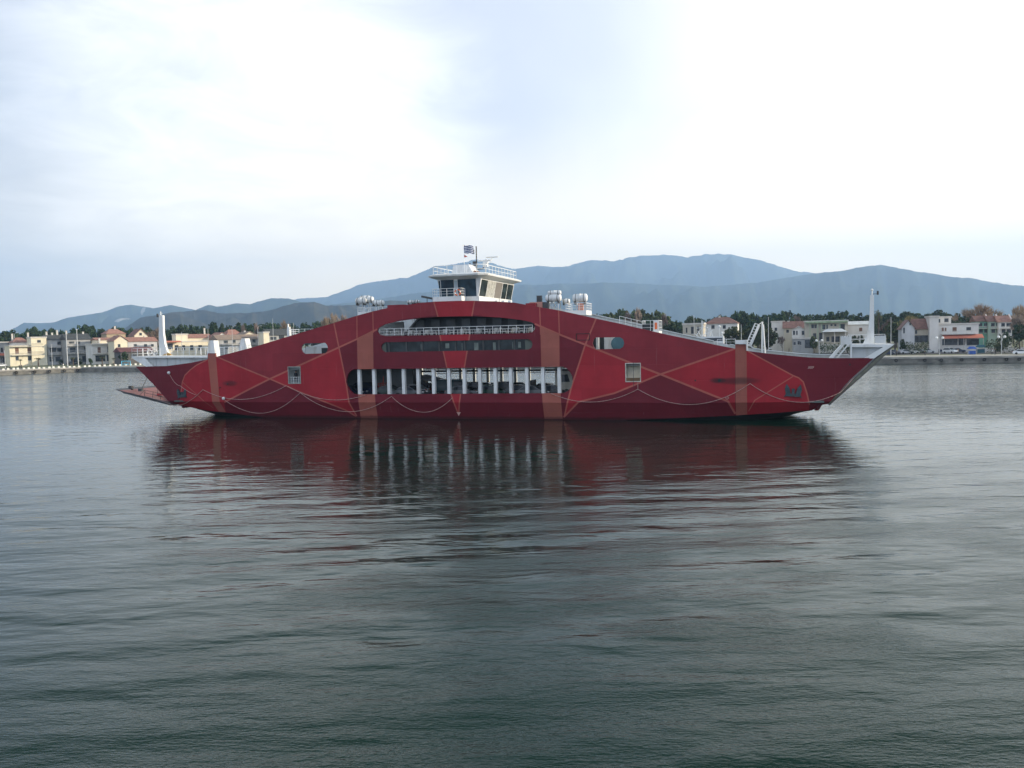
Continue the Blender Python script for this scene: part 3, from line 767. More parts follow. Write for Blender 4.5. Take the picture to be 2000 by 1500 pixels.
# overhanging roof, an eight-sided slab, thicker at the rim
def octo(x0, x1, y0, y1, c, z):
    return [(x0 + c, y0, z), (x1 - c, y0, z), (x1, y0 + c, z), (x1, y1 - c, z), (x1 - c, y1, z), (x0 + c, y1, z), (x0, y1 - c, z), (x0, y0 + c, z)]
def loft(mb, rings, mi=0):
    n = len(rings[0]); vs = [p for r in rings for p in r]; fs = []
    for k in range(len(rings) - 1):
        for i in range(n): fs.append((k*n + i, k*n + (i+1) % n, (k+1)*n + (i+1) % n, (k+1)*n + i))
    fs.append(tuple(range(n-1, -1, -1))); fs.append(tuple(range((len(rings)-1)*n, len(rings)*n)))
    mb.mesh(vs, fs, mi)
mb = MB()
loft(mb, [octo(bx0 - .3, bx1 + .5, by0 + .3, by1 - .3, .5, 17.22), octo(bx0 - 1.15, bx1 + 1.25, by0 - .8, by1 + 1.2, 1.0, 17.50), octo(bx0 - 1.2, bx1 + 1.3, by0 - .85, by1 + 1.25, 1.0, 17.68), octo(bx0 - .8, bx1 + .9, by0 - .4, by1 + .4, .9, 17.86)])
roof = mb.build('roof', WHITE, wheel)
mb = MB(); x0, x1, y0, y1, c = bx0 - .7, bx1 + .8, by0 - .2, by1 + .2, .9
p = octo(x0, x1, y0, y1, c, 17.84); rail(p + [p[0]], 1.0, 1.35, wheel, 'roof_railing', bars=2, r=.035)
# name-board housing on the roof and blurred strokes of lettering on it
mb = MB(); frus(mb, -1.2, 1.7, 3.0, 6.0, 17.86, -1.0, 1.0, 3.2, 5.8, 19.05); mb.build('roof_housing', WHITE, wheel)
mb = MB()
for k in range(14):
    y = 3.35 + k * .17; mb.box((1.62, y, 18.08), (1.66, y + .1, 18.30), 0, Matrix.Rotation(0, 4, 'Z'))
mb.build('nameboard_lettering', mat('brown_lettering', (.22, .10, .06), .6), wheel)
# balcony on the near side of the wheelhouse
mb = MB(); mb.box((-2.7, .25, 14.55), (1.05, 1.7, 14.68)); mb.box((-2.7, .2, 14.45), (1.05, .27, 14.98)); mb.box((1.0, .2, 14.45), (1.06, 1.7, 14.98)); mb.box((-2.72, .2, 14.45), (-2.66, 1.7, 14.98))
balc = mb.build('bridge_balcony', WHITE, ferry)
rail([(-2.68, 1.6, 14.68), (-2.68, .24, 14.68), (1.02, .24, 14.68), (1.02, 1.6, 14.68)], 1.3, .85, balc, 'railing', bars=4)
mb = MB(); R_ = Matrix.Translation((.6, .16, 15.45)) @ Matrix.Rotation(pi / 2, 4, 'X')
for i in range(12):
    a0, a1 = 2*pi*i/12, 2*pi*(i+1)/12
    mb.tube(R_ @ Vector((.36*cos(a0), .36*sin(a0), 0)), R_ @ Vector((.36*cos(a1), .36*sin(a1), 0)), .085, 6, 0 if i % 3 else 1)
mb.build('lifebuoy', [ORANGE, RAILW], balc)
mb = MB(); mb.tube((-2.6, .5, 12.9), (-3.2, .5, 13.6), .06); mb.tube((-2.6, .5, 14.5), (-3.4, .5, 13.2), .05); mb.tube((-3.8, .6, 13.1), (-2.6, .6, 14.5), .06); mb.box((-2.4, 1.0, 13.4), (-2.0, 1.6, 14.5)); mb.build('bracket', WHITE, balc)
mb = MB(); M_ = Matrix.Translation((-3.6, .6, 15.0)) @ Matrix.Rotation(radians(12), 4, 'Y'); mb.box((-.7, -.2, -.12), (.7, .2, .12), 0, M_); mb.tube((-3.6, .6, 14.0), (-3.6, .6, 15.0), .05); mb.build('searchlight', DGREY, ferry)
mb = MB()
for s in (.9, 1.6, 4.4, 5.2): mb.box((s + 1.5, 1.0, 12.95), (s + 1.85, 1.3, 14.3))
mb.build('vent', WHITE, ferry)
mb = MB(); mb.box((3.2, 2.6, 12.95), (4.6, 3.6, 14.35)); mb.tube((4.9, 2, 12.95), (4.9, 2, 14.4), .12); mb.tube((5.3, 2, 12.95), (5.3, 2, 14.6), .06); mb.build('deck_locker', WHITE2, ferry)

# masts and flag
mb = MB(); bz = 17.86
mx, _ = L(930.5, 500, 6.0); _, mt = L(930.5, 481, 6.0)
mb.tube((mx, 6.0, bz), (mx, 6.0, mt), .08, 8); mb.tube((mx - .9, 6, mt - 2.9), (mx + .9, 6, mt - 2.9), .06)
for dx in (-.9, .9): mb.tube((mx + dx, 6, mt - 2.95), (mx + dx, 6, mt - 2.1), .08)
mb.box((mx - .55, 5.9, mt - .95), (mx - .3, 6.1, mt - .4)); mb.box((mx - .5, 5.9, bz + 1.2), (mx - .1, 6.1, bz + 1.8))
mast = mb.build('mast', DGREY, ferry)
mb = MB(); mb.tube((mx + 1.2, 6, bz), (mx + 1.2, 6, mt - 2.8), .08); mb.box((mx + .9, 5.8, mt - 2.7), (mx + 1.5, 6.2, mt - 2.0)); mb.ball((mx + 1.3, 6, mt - 1.9), .22)
mb.box((mx + .2, 5.9, mt - 1.95), (mx + 1.9, 6.1, mt - 1.8)); mb.box((mx + 1.3, 5.9, mt - 1.55), (mx + 2.9, 6.1, mt - 1.42)); mb.tube((mx + 1.9, 6, mt - 2.2), (mx + 2.1, 6, mt - 1.5), .05)
mb.build('radar', WHITE, mast)
fx, _ = L(906.5, 500, 2.0); _, ftp = L(906.5, 478, 2.0)
mb = MB(); mb.tube((fx, 2.0, bz), (fx, 2.0, ftp), .035); fp = mb.build('flagpole', RAILW, ferry)
BLUE = mat('flag_blue', (.035, .06, .20), .8, .05); FW_ = mat('flag_white', (.75, .76, .78), .8, .04)
mb = MB(); fw, fh = 1.25 * 1.0, .96; nc = 15
def fpnt(u, v): return (fx + .03 + u * 1.18, 2.0 + .12 * sin(u * 7), ftp - .06 - v * fh - .22 * u * u - .05 * sin(u * 6))
for r in range(9):
    for c in range(nc):
        u0, u1 = c / nc, (c + 1) / nc; v0, v1 = r / 9, (r + 1) / 9
        if r < 5 and c < 5: mi = 1 if (r == 2 or c == 2) else 0
        else: mi = 0 if r % 2 == 0 else 1
        mb.poly([fpnt(u0, v0), fpnt(u0, v1), fpnt(u1, v1), fpnt(u1, v0)], mi)
mb.build('flag', [BLUE, FW_], fp)
mb = MB(); mb.poly([(fx + .03, 2, ftp - 1.2), (fx + .03, 2, ftp - 1.55), (fx + .45, 2.03, ftp - 1.5)]); mb.build('pennant', mat('red_pennant', (.6, .16, .12), .8), fp)

# life raft canisters on their cradles
def raft(px, py, y, wpx, hpx, n=2):
    s0, z0 = L(px, py, y); k = (L(px + 10, py, y)[0] - s0) / 10
    w_ = wpx * k; r = hpx * k / 2; half = w_ / 2
    for i in range(1):
        mb = MB(); M_ = Matrix.Translation((s0, y, z0)) @ Matrix.Rotation(pi / 2, 4, 'Y')
        prof = [(.0, -half), (r * .75, -half + .02), (r * .97, -half + .12), (r, -half + .3), (r, -.07), (r * 1.08, -.05), (r * 1.08, .05), (r, .07), (r, half - .3), (r * .97, half - .12), (r * .75, half - .02), (0, half)]
        mb.lathe(prof, 14, M_)
        o = mb.build('life_raft', WHITE, ferry, smooth=True)
        mb = MB()
        for q in (-.28, .28):
            mb.lathe([(r * 1.02, q * w_ - .035), (r * 1.05, q * w_ - .03), (r * 1.05, q * w_ + .03), (r * 1.02, q * w_ + .035)], 14, M_)
        for q in (-.35, .35): mb.box((s0 + q * w_ - .04, y - r, z0 - r * 1.5), (s0 + q * w_ + .04, y + r, z0 - r * .8))
        mb.build('strap', DGREY, o)
RY = 2.2
for a in [(705, 587.5, 1.9, 19, 11), (722, 584.5, 3.2, 14, 10), (713, 583, 4.4, 20, 10), (734, 591, 1.9, 12, 9), (744, 591, 3.2, 11, 9), (802, 589.5, 2.6, 12, 6), (814, 589, 2.6, 10, 6),
          (1081, 582, 1.9, 30, 14), (1083, 572, 1.9, 26, 9), (1106, 588.5, 3.4, 14, 10), (1133, 582, 1.9, 28, 16)]: raft(*a)
# cradle towers and small railed stations on the sloping shoulders
mb = MB()
for px, pyt, pyb in ((699, 592, 612), (712, 592, 609), (724, 595, 607), (739, 596, 604), (1069, 589, 602), (1078, 589, 604), (1090, 589, 606), (1126, 592, 612), (1140, 592, 612)):
    s, zt = L(px, pyt, 2); _, zb = L(px, pyb + 12, 2)
    mb.tube((s, 2, zb), (s, 2, zt), .06); mb.tube((s, 3.2, zb), (s, 3.2, zt), .06); mb.tube((s, 2, zt - .1), (s, 3.2, zt - .1), .05)
for a, b in ((1069, 1078), (1078, 1090)):
    sa, za = L(a, 589, 2); sb, zb = L(b, 604, 2); mb.tube((sa, 2, za), (sb, 2, zb), .05); mb.tube((sb, 2, za), (sa, 2, zb), .05)
mb.build('cradle', WHITE2, ferry)
def station(pxa, pxb, pyt, pyf, y0, y1, name='lookout_platform', base=.5, bars=3):
    sa, zf = L(pxa, pyf, y0); sb, _ = L(pxb, pyf, y0); _, zt = L((pxa + pxb) / 2, pyt, y0)
    mb = MB(); mb.box((sa, y0, zf - base), (sb, y1, zf)); o = mb.build(name, WHITE, ferry)
    rail([(sa, y1, zf), (sa, y0 + .03, zf), (sb, y0 + .03, zf), (sb, y1, zf)], zt - zf, .9, o, 'railing', bars=bars)
    return o, sa, sb, zf
station(698, 760, 600, 609, 1.4, 4.5, base=.8)
o, sa, sb, zf = station(1104, 1145, 592, 607, 1.0, 4.2, base=.55)
mb = MB(); mb.box((sb - 1.1, 1.6, zf), (sb - .5, 2.2, zf + .85)); mb.build('orange_locker', mat('faded_orange', (.55, .25, .18), .7), o)
o, sa, sb, zf = station(561, 607, 643, 656, 4.0, 7.0)
mb = MB(); mb.box((sa, 4.0, zf), (sa + .35, 4.4, zf + 1.2)); mb.box((sa + .05, 4.0, zf + 1.2), (sa + .2, 4.2, zf + 1.6)); mb.build('post', WHITE, o)
o, sa, sb, zf = station(1254, 1287, 626, 647, 1.2, 4.2)
mb = MB(); mb.box((sa, 1.3, zf - .1), (sb - .7, 1.4, zf + .8)); mb.build('dark_screen', DARK, o)
mb = MB(); mb.box((sb - .62, 1.15, zf - .4), (sb, 1.22, zf + 1.2)); mb.build('end_panel', WHITE, o)
mb = MB(); mb.box((sb - .45, 1.06, zf + .2), (sb - .2, 1.14, zf + .95)); mb.build('lifebuoy', ORANGE, o)
rail([(L(1210, 628, 2)[0], 2, L(1210, 634, 2)[1]), (sa, 2, zf + .1)], 1.0, .8)
# rafts' sheds: low red lockers along the arch
mb = MB(); a, za = L(757, 596, .6); b, _ = L(790, 596, .6); mb.box((a, .5, za - 1), (b, 1.2, za)); a, za = L(1027, 592.5, .6); b, _ = L(1046, 592.5, .6); mb.box((a, .5, za - 1), (b, 1.2, za + .0)); mb.build('arch_locker', P_MID, ferry)
mb = MB(); a, za = L(1056, 587, 1.4); mb.box((a - .5, 1.4, za - .2), (a + .1, 1.8, za + .6)); mb.box((a, 1.4, za - 1.1), (a + .9, 1.9, za - .2)); mb.build('vent_hood', DGREY, ferry)
mb = MB(); a, za = L(1050, 594, 1.4); mb.box((a - 1.0, 1.3, za - .6), (a + .6, 2.2, za + .25)); mb.build('deck_box', mat('faded_red_box', (.5, .25, .2), .7), ferry)

# ---- bow platforms, masts, stairs
def plan_y(s): return inset(s, 7)
def prof_tower(pts_px, y0, y1, name, parent, M_=WHITE):
    pts = [L(px, py, y0) for px, py in pts_px]
    mb = MB(); mb.prism(pts, y0, y1); return mb.build(name, M_, parent)
# left platform
YL = 3.0
lp = prof_tower([(257,696.2),(407,696.2),(407,699),(257,699)], YL - .3, YL + 4.2, 'bow_platform', ferry)
prof_tower([(257,699.2),(283,699.2),(298,716),(285,716)], YL - .25, YL, 'bracket', lp)
prof_tower([(283,699.3),(420,699.3),(430,725),(300,725)], YL + .15, YL + .3, 'side_panel', lp, WHITE2)
mb = MB()
for px in (303, 325, 350, 379, 404):
    s, z = L(px, 699, YL); mb.box((s - .04, YL + .02, z - 2.0), (s + .04, YL + .16, z))
mb.build('stiffener', WHITE2, lp)
sa, z = L(258, 696, YL - .25); sb, _ = L(405, 696, YL - .25)
rail([(sa, YL + 4, z), (sa, YL - .25, z), (sb, YL - .25, z)], 1.1, 1.0, lp, 'railing', bars=3)
sc_, zc = L(480, 679, YL); sb2, zb2 = L(422, 694, YL)
rail([(sb2, YL, zb2 - .05), (L(480, 690, YL)[0], YL, zb2 + .1)], 1.15, .7, lp, 'railing', bars=4)
rail([(L(378, 695, YL + 3)[0], YL + 3.6, z), (L(470, 690, YL + 3)[0], YL + 3.6, z)], 1.0, .8, lp, 'railing', bars=1)
m_ = prof_tower([(311,694.5),(310,655),(310.5,615),(317.5,616),(318.5,650),(321.5,672),(326,686),(332,694.5)], YL + .8, YL + 1.2, 'signal_mast', ferry)
s, z = L(314, 616, YL + 1); 
mb = MB(); mb.tube((s, YL + 1, z), (s, YL + 1, z + .55), .07); mb.tube((s - .25, YL + 1, z + .3), (s + .25, YL + 1, z + .3), .04); mb.build('finial', RAILW, m_)
mb = MB(); mb.box((s - .65, YL + .9, z - .25), (s - .45, YL + 1.1, z + .25)); mb.build('mast_light', DGREY, m_)
mb = MB(); a, za = L(327, 693.5, YL + .5); mb.prism([(a - .8, za - .05), (a + .9, za - .05), (a + .2, za + .35)], YL + .3, YL + .55); mb.build('foot_plate', mat('rusty_yellow', (.45, .26, .06), .7), m_)
for pts in ([(404,697),(407,672),(411,665),(417,665),(421,697)], [(467,688),(469,667),(472,661),(478,661),(482,679),(482,688)]):
    prof_tower(pts, YL + .5, YL + 1.6, 'bollard_fin', ferry)
for px in (275, 280, 288, 296, 301):         # lifebuoy racks on the left rail
    pass
mb = MB()
for px in (292, 303):
    s, z2 = L(px, 688, YL - .3); R_ = Matrix.Translation((s, YL - .33, z2)) @ Matrix.Rotation(pi / 2, 4, 'X')
    for i in range(10):
        a0, a1 = 2*pi*i/10, 2*pi*(i+1)/10; mb.tube(R_ @ Vector((.38*cos(a0), .38*sin(a0), 0)), R_ @ Vector((.38*cos(a1), .38*sin(a1), 0)), .05, 5)
mb.build('lifebuoy', RAILW, lp)

# right platform
YR = 2.7
rp = prof_tower([(1662,672.2),(1747,672.2),(1737,678),(1662,678)], YR, YR + 4.5, 'bow_platform', ferry)
prof_tower([(1725,678),(1746,673.5),(1707,700),(1688,700)], YR - .05, YR + .5, 'bracket', rp)
prof_tower([(1664,678.2),(1726,678.2),(1700,712),(1664,712)], YR + .5, YR + .65, 'side_panel', rp, WHITE2)
prof_tower([(1661,668),(1664,668),(1664,704),(1661,704)], YR - .05, YR + .5, 'post', rp)
prof_tower([(1651,664),(1657,664),(1627,700),(1619,700)], YR + .1, YR + .9, 'stair', rp, WHITE)
prof_tower([(1657,671),(1660,671),(1636,700),(1632,700)], YR - .1, YR - .02, 'stringer', rp, WHITE)
sa, z = L(1643, 671, YR); sb, _ = L(1662, 671, YR)
mb = MB(); zt = L(1652, 656, YR)[1]
n = 7
for i in range(n): x = sa + (sb - sa) * i / (n - 1); mb.box((x - .055, YR + .05, z - .1), (x + .055, YR + .12, zt))
mb.box((sa, YR + .13, z - .1), (sb, YR + .17, zt - .1)); mb.build('railing_panel', WHITE, rp)
sa2, z2 = L(1663, 671.5, YR); sb2, _ = L(1690, 671.5, YR)
rail([(sa2, YR + .1, z2), (sb2, YR + .1, z2)], .95, 1.2, rp, 'railing', bars=2)
rail([(sa2, YR + 4, z2), (sb2 + 2.5, YR + 4, z2)], .95, 1.2, rp, 'railing', bars=2)
sa, z = L(1709, 671, YR + .4); sb, _ = L(1729, 671, YR + .4); zt = L(1715, 655.5, YR + .4)[1]
mb = MB()
for i in range(9): x = sa + (sb - sa) * i / 8; mb.box((x - .05, YR + .3, z), (x + .05, YR + .36, zt))
mb.box((sa, YR + .37, z), (sb, YR + .41, zt - .05)); mb.build('railing_panel', WHITE, rp)
m_ = prof_tower([(1686,672),(1692,660),(1697,640),(1699.5,610),(1700.5,576),(1707,576),(1707.5,672)], YR + 1.2, YR + 1.6, 'signal_mast', ferry)
s, z = L(1703.2, 576, YR + 1.4)
mb = MB(); mb.tube((s, YR + 1.4, z), (s, YR + 1.4, z + .45), .06); mb.ball((s, YR + 1.4, z + .55), .14); mb.build('finial', RAILW, m_)
mb = MB(); mb.tube((s, YR + 1.4, z + .1), (s + .55, YR + 1.4, z + .1), .03); mb.box((s + .48, YR + 1.3, z + .0), (s + .66, YR + 1.5, z + .42)); mb.build('mast_light', DGREY, m_)
# white cap on the tall salmon band
a, z = L(1436, 672, .0); b, _ = L(1458, 672, 0)
mb = MB(); mb.box((a - .02, -.03, z + .003), (b + .02, 1.4, z + .42)); mb.box((b + .003, -.03, z - .75), (b + .12, 1.4, z + .42)); mb.build('bollard_cap', WHITE, ferry)
rail([(a - 2.0, 1.6, z - .1), (a, 1.6, z - .1)], .65, 1, bars=2)

# ---- bow ramps
# left: lowered towards the water
hs_, hz_ = L(334, 786, 2.9); ts_, tz_ = L(232, 762.5, 2.9)
mb = MB()
y0, y1 = 2.9, BEAM - 2.9
dirv = Vector((ts_ - hs_, 0, tz_ - hz_)); ln = dirv.length; dirv.normalize(); up = Vector((-dirv.z, 0, dirv.x));
if up.z < 0: up = -up
h0 = Vector((hs_, 0, hz_))
def rp_(d, u, y): v = h0 + dirv * d + up * u; return (v.x, y, v.z)
mb.mesh([rp_(0, 0, y0), rp_(ln, 0, y0), rp_(ln, 0, y1), rp_(0, 0, y1), rp_(0, -.45, y0), rp_(ln * .9, -.25, y0), rp_(ln * .9, -.25, y1), rp_(0, -.45, y1)],
        [(0,1,2,3),(4,7,6,5),(0,4,5,1),(1,5,6,2),(2,6,7,3),(3,7,4,0)])
for f, mi in ((0, 1),): mb.m[0] = 1
ramp = mb.build('bow_ramp', [DGREY, DECKR], ferry)
mb = MB()
mb.mesh([rp_(ln + .003, 0, y0), rp_(ln + 1.0, .0, y0 + .5), rp_(ln + 1.0, .0, y1 - .5), rp_(ln + .003, 0, y1), rp_(ln + .003, -.12, y0), rp_(ln + 1.0, -.05, y0 + .5), rp_(ln + 1.0, -.05, y1 - .5), rp_(ln + .003, -.12, y1)],
        [(0,1,2,3),(4,7,6,5),(0,4,5,1),(1,5,6,2),(2,6,7,3),(3,7,4,0)]); mb.build('ramp_flap', DGREY, ramp)
for yy in (y0 + .25, y1 - .3):
    mb = MB(); pts = [rp_(d, 0, yy) for d in (.6, 2.0, 3.4, 4.8)]; tops = [rp_(d, .9, yy) for d in (.6, 2.0, 3.4, 4.8)]
    for a, b in zip(pts, tops): mb.tube(a, b, .035, 4)
    for k in (.5, .95): mb.path([rp_(d, k * .9, yy) for d in (.6, 2.0, 3.4, 4.8)], .03, 4)
    mb.tube(rp_(4.8, .9, yy), rp_(5.6, 0, yy), .03, 4); mb.build('ramp_rail', DGREY, ramp)
mb = MB(); mb.box((0, 0, 0), (2.3, .5, .28), 0, Matrix.Translation(rp_(4.3, .02, y0 + 2.2))); mb.build('ramp_hinge_cover', mat('bright_red_steel', (.5, .05, .06), .5), ramp)
mb = MB()
a = L(289, 733, 2.9); b = L(274, 763, 2.9); mb.tube((a[0], 2.95, a[1]), (b[0], 3.1, b[1] + .1), .035, 4)
a = L(306, 750, 2.9); b = L(306, 771, 2.9); mb.tube((a[0], 3.0, a[1]), (b[0], 3.1, b[1] + .1), .03, 4)
a = L(235, 760, 2.9); mb.ball((a[0] + 1.9, 3.1, a[1] + .05), .22)
a = L(254, 757, 3.1); mb.box((a[0] - .3, 3.1, a[1] - .2), (a[0] + .2, 3.6, a[1] + .25)); a = L(273, 763, 3.1); mb.box((a[0] - .3, 3.1, a[1] - .1), (a[0] + .3, 3.5, a[1] + .3))
mb.build('ramp_cable', DGREY, ramp)
# right: raised against the bow, seen edge-on
e0 = L(1615, 787, 2.6); e1 = L(1712, 700, 2.6); e2 = L(1749, 671, 2.6); f0 = L(1624, 784, 2.6); f1 = L(1716, 700, 2.6)
d1 = (Vector(e1) - Vector(e0)).normalized(); n1 = Vector((d1.y, -d1.x))
A = Vector(e0); B_ = Vector(e1); C_ = Vector(e2)
pts = [tuple(A), tuple(B_), tuple(C_), tuple(C_ + n1 * .10), tuple(B_ + n1 * .42), tuple(A + n1 * .40)]
mb = MB(); mb.prism(pts, 2.75, BEAM - 2.75); ramp2 = mb.build('bow_ramp', mat('grey_ramp_plate', (.10, .10, .095), .6, .25, .6, dirt=RUST, dirtamt=.6), ferry)
mb = MB()
pts2 = [tuple(A + n1 * .08), tuple(B_ + n1 * .05), tuple(C_ + n1 * .02), tuple(C_ + n1 * .08), tuple(B_ + n1 * .3), tuple(A + n1 * .3)]
mb.prism(pts2, 2.70, 2.748); mb.build('ramp_edge', mat('olive_edge_steel', (.15, .15, .11), .7, .3, .8), ramp2)

# raised boarding gangway, behind the tall band on the right
gy = 9.0
g0 = L(1464, 676, gy); g1 = L(1482, 634, gy)
mb = MB(); a = Vector((g0[0], gy, g0[1])); b = Vector((g1[0], gy, g1[1])); dd = (b - a).normalized(); q = Vector((-dd.z, 0, dd.x))
for y in (gy, gy + 1.9):
    o_ = Vector((0, y - gy, 0)); mb.tube(a + o_, b + o_, .12); mb.tube(a + o_ + q * .45, b + o_ + q * .45, .07)
    for i in range(9): p = a.lerp(b, i / 8) + o_; mb.tube(p, p + q * .45, .04, 4)
mb.mesh([a, b, b + Vector((0, 1.9, 0)), a + Vector((0, 1.9, 0)), a - q * .2, b - q * .2, b + Vector((0, 1.9, 0)) - q * .2, a + Vector((0, 1.9, 0)) - q * .2],
        [(0,1,2,3),(4,7,6,5),(0,4,5,1),(1,5,6,2),(2,6,7,3),(3,7,4,0)])
mb.tube((g1[0] + .3, gy + .4, 2.2), (g1[0] + .4, gy + .4, g1[1] + .35), .11); mb.tube((g1[0] + 1.0, gy + .4, 2.2), (g1[0] + .5, gy + .4, g1[1]), .1); mb.tube((g1[0] + .4, gy + .4, g1[1] + .3), tuple(b), .05)
mb.build('gangway', WHITE, ferry)

# ---- fittings on the hull
def rope(p0, pm, p1, name='mooring_rope', off=.08, r=.034):
    P3 = [H(*p) for p in (p0, pm, p1)]
    (x0, z0), (xm, zm), (x1, z1) = P3
    pts = []
    for i in range(25):
        x = x0 + (x1 - x0) * i / 24
        z = z0 * (x-xm)*(x-x1)/((x0-xm)*(x0-x1)) + zm * (x-x0)*(x-x1)/((xm-x0)*(xm-x1)) + z1 * (x-x0)*(x-xm)/((x1-x0)*(x1-xm))
        pts.append((x, min(inset(x, z), 9) - off, z))
    mb = MB(); mb.path(pts, r, 5); mb.build(name, ROPE, ferry, smooth=True)
for a in [((397,761),(482,779.5),(560,753)), ((437,779),(505,807),(587,767)), ((587,767),(682,804),(765,774)), ((562,754),(650,781),(715,771)), ((765,774),(828,805),(884,777)),
          ((1076,768),(1160,785),(1246,760)), ((1246,760),(1346,790),(1465,749)), ((1465,749),(1560,785.5),(1641,766)), ((1641,766),(1655,752),(1666,739)),
          ((331,729),(339,743),(352,753)), ((352,753),(366,763),(383,771)), ((340,792),(366,786),(397,761))]: rope(*a)
mb = MB()
p = [L(286, 773.5, 2.9), L(300, 788), L(318, 795), L(332, 795), L(342, 792)]
mb.path([(x, 2.6 if i == 0 else 2.3, z) for i, (x, z) in enumerate(p)], .05, 5); mb.build('mooring_rope', mat('dark_rope', (.25, .17, .16), .9), ferry)
a = H(1246, 747); b = H(1246, 760); mb = MB(); mb.tube((a[0], -.08, a[1]), (b[0], -.08, b[1]), .035, 4); mb.build('hanging_line', ROPE, ferry)
for px, py in ((331, 728), (438, 778)):
    s, z = H(px, py); mb = MB(); mb.ball((s, inset(s, z) - .15, z), .22, 8); mb.build('fairlead', WHITE, ferry, smooth=True)
# anchors
def anchor(px, py, k, flip=1):
    s, z = H(px, py); y = inset(s, z) - .12
    mb = MB(); mb.box((-.16, -.1, -.2), (.16, .1, .5)); mb.box((-.75, -.14, -.45), (.75, .14, -.12))
    for sg in (-1, 1):
        mb.prism([(sg * .22, -.3), (sg * .80, -.3), (sg * .98, .45), (sg * .80, 1.05), (sg * .45, .55)], -.12, .12)
        mb.prism([(sg * .78, -.45), (sg * 1.05, -.6), (sg * .8, -.15)], -.1, .1)
    o = mb.build('anchor', ANCH, ferry); o.location = (s, y, z); o.scale = (k, 1, k); o.rotation_euler = (0, radians(4) * flip, 0)
anchor(1549, 767, .92); anchor(357, 771, .8, -1)
mb = MB()
s, z = H(1405, 743); mb.lathe([(.0, 0), (.18, 0), (.18, .05), (0, .05)], 12, Matrix.Translation((s, inset(s, z) + .0, z)) @ Matrix.Rotation(pi/2, 4, 'X'))
for px, py in ((445, 750), (430, 757), (1358, 743), (1660, 712)):
    s, z = H(px, py); mb.lathe([(.0, 0), (.1, 0), (.1, .04), (0, .04)], 10, Matrix.Translation((s, inset(s, z), z)) @ Matrix.Rotation(pi/2, 4, 'X'))
mb.build('discharge_pipe', BLACK, ferry)
# hatch outline, load marks
def frame(pxs, t, M_, name, off=.02):
    (x0, z0), (x1, z1) = H(pxs[0], pxs[1]), H(pxs[2], pxs[3]); z0, z1 = min(z0, z1), max(z0, z1)
    mb = MB(); y = -off
    mb.box((x0, y - .02, z0), (x1, y + .02, z0 + t)); mb.box((x0, y - .02, z1 - t), (x1, y + .02, z1)); mb.box((x0, y - .02, z0 + t), (x0 + t, y + .02, z1 - t)); mb.box((x1 - t, y - .02, z0 + t), (x1, y + .02, z1 - t))
    return mb.build(name, M_, ferry)
frame((1125, 651.5, 1152, 664.5), .07, BLACK, 'hatch_frame')
s, z = H(1420, 777); mb = MB()
for i in range(12):
    a0, a1 = 2*pi*i/12, 2*pi*(i+1)/12; mb.tube((s + .16*cos(a0), inset(s, z) - .02, z + .16*sin(a0)), (s + .16*cos(a1), inset(s, z) - .02, z + .16*sin(a1)), .03, 4)
mb.tube((s - .22, inset(s, z) - .02, z), (s + .22, inset(s, z) - .02, z), .03, 4); mb.build('load_mark', ROPE, ferry)
s, z = H(1582, 718); mb = MB(); y = inset(s, z) - .03
for i in range(6): x = s - .3 + i * .12; mb.prism([(x, z - .03), (x + .07, z - .03), (x + .12, z + .14), (x + .05, z + .14)], y - .01, y + .02)
mb.box((s - .42, y - .01, z - .1), (s + .3, y + .02, z - .06)); mb.build('bow_mark', ROPE, ferry)
s, z = H(896, 806); mb = MB(); mb.prism([(s - .2, z), (s + .2, z), (s, z - .4)], -.06 + inset(s, z), .0 + inset(s, z)); mb.tube((s - .25, inset(s, z) - .03, z + .02), (s + .25, inset(s, z) - .03, z + .02), .04, 4); mb.build('draught_mark', ROPE, ferry)
for px0, px1 in ((441, 446), ):
    pass
# boarding ports: inner grey linings, frames
frame((562, 716, 588, 749.5), .10, mat('port_frame', (.30, .33, .30), .6, .2, 3), 'port_frame')
frame((1221, 709, 1252, 746), .10, mat('port_frame_white', (.5, .48, .42), .6, .2, 3), 'port_frame')
a, z0 = H(1223, 745); b, z1 = H(1250, 738)
mb = MB(); mb.box((a, .1, z0), (b, .2, z1)); mb.build('port_sill', mat('brown_sill', (.16, .10, .05), .8, .2), ferry)
mb = MB(); mb.box((a - .6, 1.0, 4.3), (b + .8, 1.1, 7.6))
for k in range(8): x = a + .1 + k * .24; mb.box((x, .9, 4.3), (x + .06, 1.0, 7.6))
mb.build('port_back_panel', mat('cream_bulkhead', (.62, .60, .50), .6, .08), ferry)
mb = MB(); a = H(1237, 710); mb.tube((a[0], -.04, a[1] + .1), (a[0], -.04, a[1] - 2.6), .03, 4); mb.build('hanging_line', DGREY, ferry)
a, z0 = H(563, 749); b, z1 = H(586, 717)
mb = MB(); mb.box((a - 1, 1.8, z0 - .5), (b + 1, 1.9, z1 + .8)); mb.box((a + .1, 1.2, z0 - .3), (a + .35, 1.5, z1 + .4)); mb.build('port_back_panel', WHITE2, ferry)  # pale panel in the left port stands in for the see-through background
rail([(a - .2, .45, z0 - .2), (b + .2, .45, z0 - .2)], 1.0, .4, bars=3)
mb = MB(); mb.box((a - 1, .25, z0 - .3), (b + 1, 1.8, z0 - .2)); mb.build('landing', GREYI, ferry)

